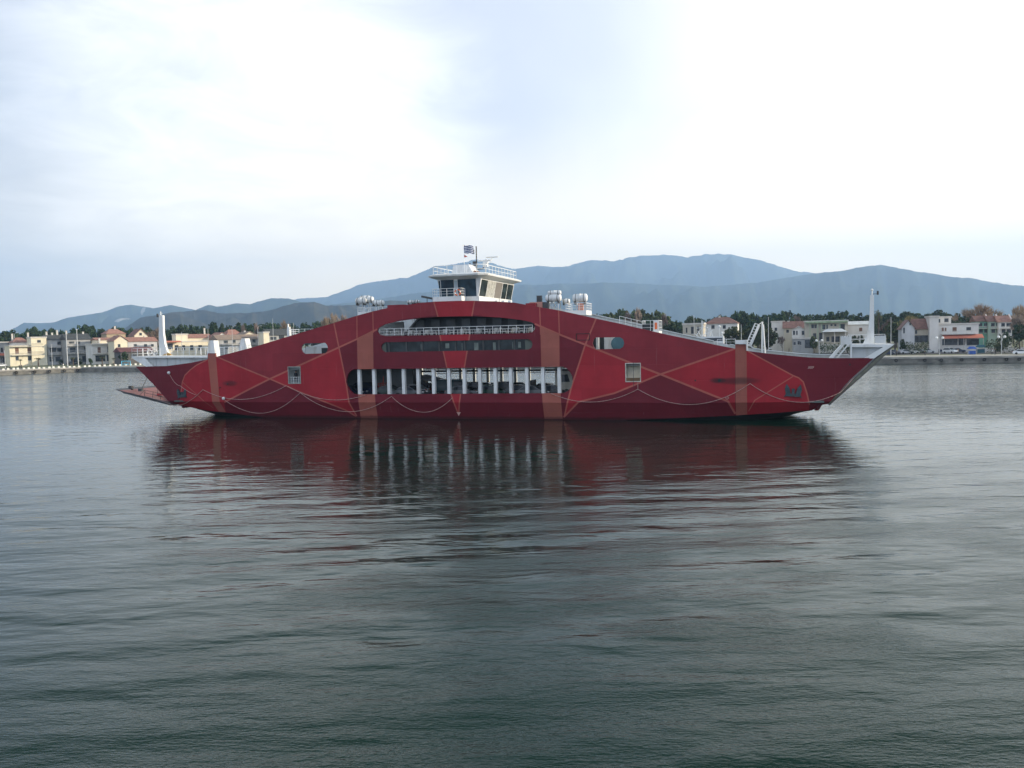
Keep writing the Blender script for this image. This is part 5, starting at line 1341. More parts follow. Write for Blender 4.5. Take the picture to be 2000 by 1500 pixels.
# small palms and shrubs along the left promenade
for i, (px, y, w_) in enumerate([(74, 697, 20), (142, 696, 14), (199, 694, 17), (39, 700, 10), (222, 697, 12)]):
    g_ = ground(px, 716, GZ)
    tree('palm', px, y, g_.y + 6, ['bushy palm in front of the yellow house', 'low palm before the grey row house', 'palm in front of the white balcony house', 'small palm left of the bushy palm', 'small palm right of the white balcony house door'][i], 'palms on the left promenade', w_)
for i, (px, y, w_) in enumerate([(155, 698, 14), (98, 705, 8), (118, 702, 10), (240, 685, 20), (175, 700, 12)]):
    tree('bush', px, y, ground(px, 712, GZ).y, ['tall shrub beside the masts on the left shore', 'clipped bush left of the white car', 'small bush right of the parked white car', 'shrub growing by the dark reddish cottage', 'shrub right of the silver car on the left shore'][i], 'shrubs on the left promenade', w_)
# hedges on the right
def hedge(pa, pb, D_, yt, label):
    A_ = at_depth(pa, 680, D_); B_ = at_depth(pb, 680, D_ - 8); zt = at_depth((pa + pb) / 2, yt, D_).z
    d = (B_ - A_); n = int(d.length / .22); rnd = random.Random(3); mb = MB()
    for i in range(n * 14):
        k = rnd.random(); p = A_ + d * k; q = Vector((p.x, p.y + rnd.uniform(-.8, .8), GZ + rnd.random() ** .6 * (zt - GZ) * (.9 + .15 * sin(k * 40))))
        u = Vector((rnd.gauss(0, 1), rnd.gauss(0, 1), rnd.gauss(0, 1))).normalized(); v = u.orthogonal().normalized(); mb.poly([q - u * .25, q + v * .18, q + u * .25, q - v * .18])
    o = mb.build('hedge', LM['bush']); tag(o, label, 'hedge')
hedge(1762, 1812, 262, 668, 'green hedge in front of the gabled white house'); hedge(1925, 1990, 252, 663, 'long green hedge below the terrace'); hedge(1600, 1660, 285, 670, 'clipped hedge in the villa garden')

# ================================================================== BUILDINGS
ROOFR = mat('red_tile_roof', (.30, .155, .12), .85, .25, 1.2, dirt=(.16, .07, .05), dirtamt=.5); ROOFB = mat('brown_tile_roof', (.20, .105, .085), .85, .25, 1.2); ROOFD = mat('dark_slate_roof', (.055, .06, .062), .8, .25, 1); ROOFG = mat('taupe_roof', (.24, .18, .14), .85, .15, 1)
WINM = glass_dark('house_window_glass', (.03, .035, .04), .12); SHUT = mat('brown_shutter', (.16, .08, .05), .7)
CON = mat('pale_slab_concrete', (.55, .52, .47), .8, .1)
WC = {k: mat(k + '_render_wall', c, .85, .08, .3, dirt=tuple(x * .6 for x in c), dirtamt=.3, dscale=(.5, .5, .1)) for k, c in
      {'yellow': (.72, .65, .48), 'white': (.66, .64, .60), 'cream': (.72, .64, .48), 'grey': (.34, .34, .33), 'palegrey': (.50, .50, .50), 'beige': (.46, .42, .34), 'green': (.16, .34, .26), 'palegreen': (.34, .44, .36), 'pink': (.52, .43, .39), 'dark': (.10, .095, .09), 'blue': (.10, .12, .20), 'tan': (.42, .33, .22)}.items()}
def house(p0, p1, D_, ytop, wall, floors=2, roof='flat', yridge=None, rmat=None, depth=9.0, wins=(), balc=(), awn=(), label='', name='house', cat='house', turn=None, base_y=None, chim=(), doors=(), rows=None, extra=None, par=1.0):
    """front wall from pixel column p0 to p1, standing D_ metres off; eaves at pixel row ytop"""
    A_ = at_depth(p0, 690, D_); side = turn if turn is not None else (dl if p0 < 800 else dr)
    side = Vector((side.x, side.y, 0)).normalized()
    r = ray(p1, 690); k = (A_.x * side.y - A_.y * side.x) / (r.x * side.y - r.y * side.x); B_ = EYE + r * k
    W_ = (Vector((B_.x, B_.y, 0)) - Vector((A_.x, A_.y, 0))).length
    ang = math.atan2(side.y, side.x)
    root = empty(name, (A_.x, A_.y, GZ), ang, label, cat)
    def Z(px, py):                            # height on the front plane
        u = (px - p0) / (p1 - p0); Dp = A_.y + (B_.y - A_.y) * u; return at_depth(px, py, Dp).z - GZ
    def U(px):
        rr = ray(px, 690); kk = (A_.x * side.y - A_.y * side.x) / (rr.x * side.y - rr.y * side.x); q = EYE + rr * kk
        return (Vector((q.x, q.y, 0)) - Vector((A_.x, A_.y, 0))).dot(side)
    He = Z((p0 + p1) / 2, ytop)
    mb = MB()
    if roof == 'gable_front':
        Hr = Z((p0 + p1) / 2, yridge); mb.prism([(0, -.3), (W_, -.3), (W_, He), (W_ / 2, Hr - .05), (0, He)], 0, depth); mb.build('wall', WC[wall], root)
        mb = MB(); t_ = .22
        for (xa, za, xb, zb) in ((-.5, He - .5 * (Hr - He) / (W_ / 2), W_ / 2, Hr), (W_ + .5, He - .5 * (Hr - He) / (W_ / 2), W_ / 2, Hr)):
            mb.prism([(xa, za + .02), (xb, zb + .02), (xb, zb + t_ + .06), (xa, za + t_)], -.4, depth + .3)
        rf = mb.build('roof', rmat or ROOFR, root)
    else:
        mb.box((0, 0, -.3), (W_, depth, He)); wl = mb.build('wall', WC[wall], root)
        mb = MB()
        if roof == 'hip' or roof == 'gable':
            Hr = Z((p0 + p1) / 2, yridge); o_ = .5; ins = min(W_ * .3, depth / 2) if roof == 'hip' else 0
            mb.mesh([(-o_, -o_, He), (W_ + o_, -o_, He), (W_ + o_, depth + o_, He), (-o_, depth + o_, He), (ins - (o_ if not ins else 0), depth / 2, Hr), (W_ - ins + (o_ if not ins else 0), depth / 2, Hr)],
                    [(0,1,5,4),(2,3,4,5),(1,2,5),(3,0,4),(3,2,1,0)])
            rf = mb.build('roof', rmat or ROOFR, root)
        else:
            mb.box((-.25, -.25, He + .003), (W_ + .25, depth + .25, He + .22)); mb.box((-.25, -.25, He + .22), (W_ + .25, -.05, He + .22 + .35 * par)); mb.box((-.25, -.05, He + .22), (-.05, depth + .25, He + .22 + .35 * par)); mb.box((W_ + .05, -.05, He + .22), (W_ + .25, depth + .25, He + .22 + .35 * par))
            rf = mb.build('roof', rmat or CON, root)
    for (a, b, y0, y1, *kk) in wins:
        u0, u1, z1, z0 = U(a), U(b), Z((a + b) / 2, y0), Z((a + b) / 2, y1)
        mb = MB(); mb.box((u0, -.06, z0), (u1, .02, z1)); wo = mb.build('window', (SHUT if kk and kk[0] == 's' else WINM), root)
        mb = MB(); mb.box((u0 - .12, -.10, z0 - .14), (u1 + .12, -.02, z0 - .003)); mb.build('sill', CON, wo)
    for (a, b, yf, yr) in balc:               # slab at row yf, parapet or rail up to row yr
        u0, u1, zf, zr = U(a), U(b), Z((a + b) / 2, yf), Z((a + b) / 2, yr)
        mb = MB(); mb.box((u0, -1.5, zf - .18), (u1, -.003, zf)); bo = mb.build('balcony', CON, root)
        mb = MB(); mb.tube((u0 + .05, -1.42, zr), (u1 - .05, -1.42, zr), .05, 4); n = max(3, int((u1 - u0) / .45))
        for i in range(n + 1): x = u0 + .05 + (u1 - u0 - .1) * i / n; mb.tube((x, -1.42, zf), (x, -1.42, zr), .03, 4)
        mb.build('balustrade', CON, bo)
    for (a, b, y0, y1, mm) in awn:
        u0, u1, z1, z0 = U(a), U(b), Z((a + b) / 2, y0), Z((a + b) / 2, y1)
        mb = MB(); mb.mesh([(u0, -.01, z1), (u1, -.01, z1), (u1, -3, z0), (u0, -3, z0), (u0, -.01, z1 - .1), (u1, -.01, z1 - .1), (u1, -3, z0 - .12), (u0, -3, z0 - .12)], [(0,3,2,1),(4,5,6,7),(0,4,7,3),(1,2,6,5),(2,3,7,6),(0,1,5,4)]); ao = mb.build('awning', mm, root)
        mb = MB()
        for x in (u0 + .2, (u0 + u1) / 2, u1 - .2): mb.tube((x, -2.8, 0), (x, -2.8, z0), .06, 5)
        mb.build('awning_post', CON, ao)
    for (px_, yt) in chim:
        u = U(px_); zt = Z(px_, yt); zb = He - .2
        mb = MB(); mb.box((u - .35, depth * .45, zb), (u + .35, depth * .45 + .7, zt)); mb.box((u - .45, depth * .45 - .1, zt + .002), (u + .45, depth * .45 + .8, zt + .15)); mb.build('chimney', CON, rf)
    return root, U, Z, W_, He
REDA = mat('red_awning', (.50, .16, .10), .8, .1); DARKA = mat('dark_awning', (.05, .045, .05), .8); WHA = mat('white_awning', (.7, .7, .68), .7)
# -------- left shore, front row
house(-30, 18, 384, 670, 'grey', roof='flat', wins=[(2,6,679,688),(9,12,681,690),(2,15,698,708)], awn=[(-20,22,690,694,REDA)], label='low grey shop with a red edged canopy at the left edge', name='shop', cat='shop')
house(19, 92, 376, 675, 'yellow', roof='flat', par=.3, wins=[(30,37,679,691,'s'),(54,62,679,690,'s'),(73,82,678,690),(30,36,696,704),(54,62,695,704),(75,84,697,706)], balc=[(21,84,676.5,671),(21,84,693,687)], label='yellow three storey house with brown shutters and two long balconies', depth=10)
house(62, 92, 381, 660, 'yellow', wins=[(74,81,664,669)], label='top floor block of the yellow house, with a small square window', depth=8, name='roof_storey', cat='house')
house(27, 58, 384, 669, 'white', roof='hip', yridge=659, rmat=ROOFR, label='small red tiled roof above the left half of the yellow house', depth=9, chim=[(30,652),(61,650)])
house(93, 130, 388, 664, 'palegrey', roof='gable', yridge=653, rmat=ROOFD, wins=[(113,122,667,674),(98,110,679,688),(112,128,680,688),(96,104,697,706),(108,118,697,706)], balc=[(93,130,678,673),(93,130,692,687)], label='left half of the grey row house with dark roof, behind the left mast', chim=[(98,648),(109,650),(119,645)], depth=10)
house(131, 178, 385, 663, 'grey', roof='gable', yridge=651, rmat=ROOFD, wins=[(136,146,667,672),(150,158,667,672),(137,148,679,688),(165,174,677,686),(138,152,698,708),(160,172,695,707)], balc=[(131,175,675,670),(131,180,690,684)], label='right half of the grey row house with dark roof and white upper balcony', chim=[(170,648),(137,646)], depth=10)
house(179, 229, 380, 673, 'white', roof='flat', wins=[(191,197,678,689,'s'),(210,217,677,688),(186,205,694,706),(208,222,693,705)], balc=[(182,228,690.5,684),(180,228,672,666)], label='white house with arcaded ground floor and roof terrace', depth=9, chim=[(201,661),(222,662)])
house(189, 224, 386, 664, 'cream', roof='gable', yridge=659, rmat=ROOFR, label='low red tiled attic behind the white house terrace', depth=7)
house(224, 250, 376, 665, 'yellow', roof='gable_front', yridge=656, rmat=ROOFR, wins=[(231,236,672,678)], label='pale yellow gabled house right of the white terrace house', depth=9, chim=[(243,655)])
house(210, 247, 425, 652, 'tan', roof='hip', yridge=642, rmat=mat('orange_tile_roof', (.32, .17, .13), .85, .2, 1), label='house with orange hipped roof standing higher behind the row', chim=[(232,637)])
house(264, 290, 420, 655, 'cream', roof='gable_front', yridge=643, rmat=ROOFB, wins=[(274,279,650,655)], label='cream house with a steep dormer gable beside bare trees')
house(251, 308, 392, 667, 'palegrey', roof='gable', yridge=658, rmat=ROOFR, wins=[(262,268,672,676),(282,288,672,677),(296,301,672,677)], label='long pale house with a red tiled roof left of the signal mast', chim=[(290,656)])
house(236, 300, 362, 687, 'dark', roof='gable', yridge=678, rmat=mat('dark_red_roof', (.13, .05, .05), .85, .2), wins=[(243,249,693,700),(256,266,692,700)], label='low dark cottage with dark red roof behind the bow platform')
house(323, 407, 386, 668, 'cream', roof='flat', wins=[(328,338,671,682),(342,349,674,684),(356,362,674,684),(372,378,674,684),(388,395,674,684)], awn=[(322,352,665.5,668,REDA)], label='long cream building with a red canopy line behind the left platform', name='apartment_building', cat='building', depth=8)
house(345, 368, 392, 654, 'cream', label='cream roof top block with water tanks on the long cream building', depth=5, name='roof_storey', cat='building')
house(368, 416, 405, 660, 'cream', roof='gable', yridge=652, rmat=ROOFR, label='house with a long red roof left of the white gable', chim=[(408,641)])
house(419, 452, 408, 661, 'white', roof='gable_front', yridge=650, rmat=ROOFR, label='wide white gable behind the left bollard fins')
house(445, 478, 418, 656, 'pink', roof='hip', yridge=643, rmat=ROOFR, label='red roofed house between the white and the cream gable', chim=[(470,648)])
house(474, 505, 415, 656, 'cream', roof='gable_front', yridge=648, rmat=ROOFG, label='small cream gable above the long brown roof', chim=[(487,646)])
house(427, 516, 388, 663, 'grey', roof='gable', yridge=653, rmat=ROOFG, wins=[(438,446,665,671),(455,461,664,671),(480,486,664,670),(494,500,663,670),(509,515,662,669),(440,447,676,682),(470,478,676,682)], balc=[(429,514,673,669)], label='long grey apartment block with a taupe roof behind the white fins', name='apartment_building', cat='building')
house(516, 527, 386, 650, 'cream', label='tall narrow cream stair tower at the end of the brown roofed block', depth=5, name='stair_tower', cat='building')
house(527, 580, 395, 655, 'grey', roof='gable', yridge=642, rmat=ROOFD, wins=[(529,541,658,664),(546,556,655,662)], label='dark grey roofed house just above the ferry shoulder', depth=10)
# -------- right shore
house(1334, 1374, 300, 634, 'beige', wins=[(1340,1343,640,650),(1350,1356,638,652),(1362,1366,638,650)], label='low beige flat roofed building with dark doorways left of the white boat masts', name='building', cat='building')
house(1378, 1441, 322, 632, 'white', roof='hip', yridge=619, rmat=ROOFB, wins=[(1390,1396,635,642),(1412,1418,635,642)], label='villa with a brownish red hipped roof among the trees', chim=[(1404,617),(1427,625)])
house(1507, 1532, 330, 629.5, 'white', wins=[(1513,1518,640,646)], label='plain white block behind the green gangway tree')
house(1531, 1573, 322, 641, 'beige', roof='gable', yridge=627, rmat=ROOFB, wins=[(1536,1541,644,650)], label='house with a long brown roof left of the modern villa', chim=[(1540,627)])
house(1547, 1573, 304, 645, 'white', roof='gable_front', yridge=638, rmat=CON, wins=[(1549,1553,646,654),(1555,1558,646,654),(1566,1571,646,654)], label='small white gabled cottage under the brown roof')
house(1549, 1588, 298, 662, 'grey', wins=[(1550,1554,668,674),(1558,1562,666,673),(1562.5,1565,667,674),(1572,1586,664,680)], label='low grey store with two framed openings below the gabled cottage', depth=6, name='store', cat='building')
r_, U, Z, W_, He = house(1572, 1656, 300, 628, 'beige', wins=[(1585,1590,634,641),(1591,1595,634,641),(1606,1612,634,643),(1614,1617,634,643),(1622,1626,633,637),(1629.5,1633.5,633,637),(1639,1650,633,645),(1588,1594,651,664),(1600,1606,650,666),(1614,1620,658,667),(1624,1640,657,668),(1642,1650,657,668)], label='modern beige villa with round windows and a pale green cornice', name='villa', par=.6, depth=11)
mb = MB()
for a, y0, y1 in ((1582, 630, 672), (1597, 630, 672), (1605, 630, 650), (1640, 630, 650)):
    mb.box((U(a) - .15, -1.2, Z(a, y1)), (U(a) + .15, -.9, Z(a, y0)))
mb.build('column', mat('pale_green_render', (.36, .43, .30), .8), r_)
mb = MB(); u0, u1 = U(1604), U(1655); zt, zb = Z(1630, 642), Z(1630, 648)
mb.mesh([(u0, -3, zb), (u1, -3, zb), (u1, 0, zb), (u0, 0, zb), (u0 + 2, -1.2, zt), (u1 - 2, -1.2, zt), (u1 - 2, -.1, zt), (u0 + 2, -.1, zt)], [(0,3,2,1),(4,5,6,7),(0,1,5,4),(1,2,6,5),(2,3,7,6),(3,0,4,7)]); cn = mb.build('canopy', WHA, r_)
mb = MB()
for x in (u0 + .6, (u0 + u1) / 2, u1 - .8): mb.tube((x, -2.6, 0), (x, -2.6, zb), .16, 8)
mb.build('canopy_post', CON, cn)
mb = MB(); mb.box((U(1574), -1.4, Z(1600, 631)), (U(1655), .0, Z(1600, 627.5))); mb.build('cornice', mat('green_cornice', (.30, .38, .24), .8, .2), r_)
mb = MB(); mb.box((U(1598), -4.5, 0), (U(1660), -4.3, Z(1625, 672))); mb.build('garden_wall', CON, r_)
house(1655, 1697, 305, 634, 'white', roof='gable', yridge=627, rmat=mat('white_roof_sheet', (.55, .57, .57), .6), wins=[(1678,1684,640,647,'s')], label='white house with pale roof directly left of the right signal mast')
house(1761, 1786, 262, 640, 'palegrey', roof='gable_front', yridge=626, rmat=ROOFB, wins=[(1764,1767,640,651),(1776,1779,631,635)], label='pale house with a tall steep gable and round attic window')
house(1786, 1814, 270, 643, 'beige', roof='gable', yridge=622, rmat=ROOFB, wins=[(1787,1791,645,652),(1786,1812,655,669),(1791,1793,660,672)], label='brown roofed wing attached to the steep gabled house', depth=10)
house(1815, 1833, 266, 620, 'white', label='tall white stair block at the left end of the restaurant building', wins=[], depth=9, name='stair_tower', cat='building')
house(1833, 1857, 272, 621, 'white', wins=[(1831.5,1836,623,630),(1844,1852,622,629)], label='white top floor set back beside the tall stair block', depth=6, name='roof_storey', cat='building')
house(1833, 1911, 267, 634, 'white', wins=[(1839,1843,640,647,'s'),(1845,1848,640,647,'s'),(1860,1868,639,647,'s'),(1887,1896,639,645),(1840,1870,662,674),(1872,1884,661,674),(1888,1912,662,674)], balc=[(1838,1905,652,646)], awn=[(1840,1918,653,660,REDA)], label='white restaurant building with a long red awning', name='restaurant', cat='restaurant', par=.8)
for i, (a, b, wc) in enumerate(((1906, 1930, 'green'), (1930, 1950, 'palegreen'), (1950, 1976, 'white'))):
    r_, U, Z, W_, He = house(a, b, 285 - i * 3, 628 + (0 if i < 2 else 1), wc, roof='gable', yridge=616, rmat=ROOFB if i < 2 else ROOFR, wins=[(a+5,a+12,631,638),(a+15,b-2,631,638),(a+6,a+13,643,650),(a+16,b-2,643,650)], balc=[(a+4,b,641,637)], label=['green first house of the brown roofed terrace', 'middle pale green house of the terrace', 'white end house of the terrace with redder roof'][i], depth=9)
    mb = MB(); mb.prism([(W_ - .2, He), (W_ + .2, He), (W_ + .2, He + .3), (W_ - .2, He + .3)], -.5, .0)
    Hr = Z((a + b) / 2, 616); vs = [(W_ - .18, -.55, He + .1), (W_ + .18, -.55, He + .1), (W_ + .18, 4.5, Hr + .1), (W_ - .18, 4.5, Hr + .1), (W_ - .18, -.55, He + .45), (W_ + .18, -.55, He + .45), (W_ + .18, 4.5, Hr + .45), (W_ - .18, 4.5, Hr + .45)]
    mb = MB(); mb.mesh(vs, [(0,3,2,1),(4,5,6,7),(0,1,5,4),(1,2,6,5),(2,3,7,6),(3,0,4,7)]); mb.build('party_wall', mat('pink_white_render', (.62, .54, .50), .8), r_)
# low promenade wall along the right
A_ = at_depth(1745, 683, 240)
mb = MB(); a = Vector((qc.x, qc.y, 0)) - nr * 44 + dr * 12
strip(a, a + dr * 90, nr, 0, .35, GZ, GZ + 1.3); o = mb.build('low_wall', CON); tag(o, 'long low pale wall along the back of the right quay', 'wall')

# ================================================================== STREET FURNITURE ON THE SHORE
LAMP = mat('galvanised_pole', (.55, .56, .56), .5, .05)
def lamp(px, yt, yb, D_, arm=0, label='', glob=False, mast=0):
    P = at_depth(px, 690, D_); zt = at_depth(px, yt, D_).z
    r = empty('street_lamp' if not mast else 'flagpole', (P.x, D_, GZ), 0, label, 'street lamp' if not mast else 'pole'); h = zt - GZ
    rr = .11 if not mast else .2
    mb = MB(); mb.tube((0, 0, -.1), (0, 0, h), rr, 7, 0, rr * .6); mb.build('pole', LAMP, r)
    if arm:
        mb = MB(); mb.tube((0, 0, h), (arm * .7, 0, h + .6), .06, 5); mb.tube((arm * .7, 0, h + .6), (arm * 1.3, 0, h + .75), .05, 5); mb.build('arm', LAMP, r)
        mb = MB(); mb.box((arm * 1.2 - (.0 if arm > 0 else .8), -.15, h + .68), (arm * 1.2 + (.8 if arm > 0 else 0), .15, h + .86)); mb.build('lamp_head', LAMP, r)
    if glob:
        for sx in (-.9, .9):
            mb = MB(); mb.tube((0, 0, h - .4), (sx, 0, h - .2), .04, 4); mb.ball((sx, 0, h), .42, 10); mb.build('globe', mat('white_lamp_globe', (.85, .85, .82), .3), r)
    if mast:
        mb = MB(); mb.ball((0, 0, h), .3); mb.build('finial', LAMP, r)
    return r
lamp(455, 640, 675, 360, .9, 'arm street lamp above the left bollard fin, the left one of the pair')
lamp(505, 640, 675, 350, .9, 'arm street lamp right of the right bollard fin')
lamp(131, 651, 709, 350, 0, 'tall white pole standing left before the grey row house', mast=1); lamp(152, 644, 695, 352, 0, 'taller white pole in the middle of the grey row house', mast=1)
lamp(101, 672, 710, 355, 0, 'thin grey pole at the left part of the grey row house'); lamp(9, 684, 715, 340, 0, 'thin pole at the left edge before the canopy shop'); lamp(30, 653, 715, 400, .8, 'arm street lamp above the yellow house')
lamp(1501, 619, 679, 262, 0, 'tall white pole right of the raised gangway'); lamp(1740, 619, 672, 245, 0, 'tall thin white pole right of the palm tree'); lamp(1448, 634, 668, 262, 0, 'thin grey pole left of the raised gangway')
lamp(1356, 616, 656, 262, 0, 'thin pole in front of the beige building left of the white boat')
lamp(1835, 660, 680, 245, 0, 'twin globe lamp before the restaurant', glob=True); lamp(1956, 658, 675, 240, 0, 'twin globe lamp before the hedge below the terrace', glob=True); lamp(1600, 665, 680, 270, 0, 'twin globe lamp in front of the modern villa', glob=True)
lamp(535, 622, 660, 360, 0, 'thin dark pole against the pines above the ferry shoulder')
# utility poles
for i, (px, yt) in enumerate(((356, 648), (408, 642), (575, 630))):
    lamp(px, yt, 680, 370, 0, ['thin pole over the cream roof top block', 'thin pole in front of the long red roof', 'thin pole behind the orange buoy rail'][i])

# white mooring blocks along the left quay edge, tyres below them
BOL = mat('white_block_paint', (.72, .70, .62), .8, .1)
n = 0
bm = MB(); bm.mesh([(-.42,-.3,0),(.42,-.3,0),(.42,.3,0),(-.42,.3,0),(-.34,-.24,.62),(.34,-.24,.62),(.34,.24,.62),(-.34,.24,.62)], [(0,3,2,1),(4,5,6,7),(0,1,5,4),(1,2,6,5),(2,3,7,6),(3,0,4,7)]); bdat = bm.data('mooring_block', BOL)
for px in range(-4, 300, 10):
    r = ray(px + rt.uniform(-1, 1), 700); k = (qa.x * dl.y - qa.y * dl.x) / (r.x * dl.y - r.y * dl.x); p = EYE + r * k - nl * 1.2
    o = bpy.data.objects.new('mooring_block', bdat); COL.objects.link(o); o.location = (p.x, p.y, GZ + .01); o.rotation_euler = (0, 0, math.atan2(dl.y, dl.x) + rt.uniform(-.1, .1)); o.scale = (1, 1, rt.uniform(.85, 1.2))
    tag(o, 'small white painted block in the row along the left quay edge', 'bollard', 'white blocks along the left quay')
td = MB()
for i in range(12):
    a0, a1 = 2*pi*i/12, 2*pi*(i+1)/12; td.tube((.55*cos(a0), 0, .55*sin(a0)), (.55*cos(a1), 0, .55*sin(a1)), .2, 7)
tdat = td.data('tyre_fender', TYRE)
for px in (31, 67, 96, 125, 151, 180, 207, 235):
    r = ray(px, 725); k = (qa.x * dl.y - qa.y * dl.x) / (r.x * dl.y - r.y * dl.x); p = EYE + r * k + nl * .42
    o = bpy.data.objects.new('tyre_fender', tdat); COL.objects.link(o); o.location = (p.x, p.y, .75); o.rotation_euler = (0, 0, math.atan2(dl.y, dl.x)); o.scale = (.8, .8, .8)
    tag(o, 'black tyre hanging on the left quay wall', 'tyre', 'tyres on the left quay wall')
for px in (1750, 1806, 1838, 1878, 1922, 1965, 1990):
    r = ray(px, 700); k = (qc.x * dr.y - qc.y * dr.x) / (r.x * dr.y - r.y * dr.x); p = EYE + r * k + nr * .42
    o = bpy.data.objects.new('tyre_fender', tdat); COL.objects.link(o); o.location = (p.x, p.y, .95); o.rotation_euler = (0, 0, math.atan2(dr.y, dr.x)); o.scale = (.62, .7, .62)
    tag(o, 'black tyre hanging on the right quay wall', 'tyre', 'tyres on the right quay wall')
# cars on shore
def shore_car(kind, c, px, py, a, label, name=None, cat='car', g=None, zz=GZ + .02, sc=1):
    p = ground(px, py, zz); o = car(kind, c, Matrix.Translation(p) @ Matrix.Rotation(a, 4, 'Z'), label, cat, g, name); return o
aL = math.atan2(dl.y, dl.x); aR = math.atan2(dr.y, dr.x)
GL, GR = 'cars parked on the left shore', 'cars parked on the right shore'
shore_car('saloon', 'silver', 172, 710.5, aL, 'silver car parked at the right end of the grey row house', g=GL)
shore_car('van', 'white', 47, 713, aL, 'white van parked in front of the yellow house', 'parked_van', 'van', GL)
shore_car('suv', 'white', 112, 711.5, aL, 'white car parked at the left part of the grey row house', g=GL)
shore_car('hatch', 'white', 4, 716, aL, 'white car at the left edge of the picture', g=GL); shore_car('saloon', 'grey', 140, 712, aL, 'grey car by the masts on the left shore', g=GL)
shore_car('van', 'white', 1539, 685, aR - 1.2, 'white van parked in front of the grey store', 'parked_van', 'van', GR)
shore_car('hatch', 'white', 1502, 683, aR - 1.2, 'small white car parked at the foot of the tall white pole', g=GR); shore_car('saloon', 'silver', 1521, 684, aR, 'silver car left of the white van on the right shore', g=GR)
shore_car('suv', 'white', 1856, 690, aR - .9, 'white off-road car in front of the restaurant', g=GR)
CW = [('saloon','silver',1770,691,'silver car nearest the dark clad man on the right quay'), ('hatch','white',1783,690.5,'white small car in the middle of the right car row'), ('saloon','grey',1795,690,'grey car in the middle of the right car row'), ('hatch','silver',1812,689.5,'silver hatchback right of the grey car'), ('suv','navy',1826,688.5,'navy off-road car left of the white off-road car'), ('hatch','navy',1733,693,'dark small car next to the bow ramp tip'), ('saloon','navy',1872,688.5,'dark car right of the white off-road car'), ('saloon','white',1995,692,'white car at the right edge of the quay'), ('hatch','grey',1745,692,'grey car behind the dark clad man')]
for k_, c_, px, py, lb in CW: shore_car(k_, c_, px, py, aR + rt.uniform(-.3, .3), lb, g=GR)
# blue covered stalls on the right quay
def stall(px, py, w_, h_, label, col):
    p = ground(px, py, GZ + .015); r = empty('covered_stall', p, aR, label, 'stall')
    for x in (-w_ / 2, w_ / 2):
        for y in (-1, 1): mb = MB(); mb.tube((x, y, 0), (x, y, h_ * .72), .05, 5); mb.build('post', LAMP, r)
    mb = MB(); mb.mesh([(-w_/2-.2,-1.2,h_*.7),(w_/2+.2,-1.2,h_*.7),(w_/2+.2,1.2,h_*.7),(-w_/2-.2,1.2,h_*.7),(-w_/2+.3,0,h_),(w_/2-.3,0,h_)], [(0,1,5,4),(1,2,5),(2,3,4,5),(3,0,4),(3,2,1,0)]); mb.build('roof_cover', col, r)
    mb = MB(); mb.box((-w_/2 + .08, -.9, .02), (w_/2 - .08, .9, h_ * .45)); mb.build('counter', col, r)
stall(1898, 692, 1.9, 2.3, 'bright blue covered stall on the right quay', mat('blue_tarp', (.03, .09, .35), .6)); stall(1915, 689, 2.2, 2.5, 'dark teal covered stall right of the blue one', mat('teal_tarp', (.02, .09, .12), .6))
# people on the quays
def quay_person(kind, px, py, rz, top, leg, label): 
    p = ground(px, py, GZ + .03); person(kind, (p.x, p.y, GZ + .02), rz, top, leg, label)
quay_person('stand', 1751, 695, .3, (.015, .016, .02), (.02, .02, .025), 'person in dark clothes standing on the quay edge near the ferry ramp tip')
quay_person('sit', 1806, 694.5, 3, (.03, .03, .03), (.05, .05, .06), 'person in dark clothes sitting low on the right quay edge')
quay_person('walk', 1938, 693, 1.6, (.6, .6, .6), (.03, .03, .04), 'person in a pale top walking on the right quay, left of a pair'); quay_person('walk', 1944, 693, -1.5, (.02, .02, .02), (.02, .02, .02), 'person all in black walking on the right quay, right of a pair')
quay_person('stand', 1985, 692, 0, (.05, .05, .06), (.03, .03, .03), 'person in grey standing near the right edge on the quay'); quay_person('stand', 1871, 692, 1, (.5, .35, .2), (.05, .05, .06), 'person in a tan jacket right of the white off-road car')
quay_person('walk', 14, 721, 2.5, (.02, .02, .03), (.02, .02, .03), 'person in dark clothes walking at the left end of the quay'); quay_person('sit', 20, 721, 2.5, (.03, .03, .03), (.03, .03, .03), 'person sitting beside the dark clad walker on the left quay')
quay_person('stand', 38, 721, 0, (.03, .03, .04), (.02, .02, .02), 'person in dark clothes in front of the white van'); quay_person('stand', 42, 720.5, 1, (.04, .03, .04), (.02, .02, .02), 'person in a dark coat right beside another before the white van')
quay_person('walk', 124, 718, 1.4, (.65, .65, .62), (.02, .02, .03), 'person in a white top walking on the left quay'); quay_person('stand', 221, 713, 1.0, (.5, .45, .35), (.1, .1, .1), 'person in beige on the left quay below the yellow gable')
quay_person('stand', 1541, 688, 1, (.02, .02, .02), (.02, .02, .02), 'person in black beside the white van on the right shore'); quay_person('stand', 1793, 672, 1, (.6, .6, .6), (.4, .4, .4), 'person in white standing under the brown roofed wing')
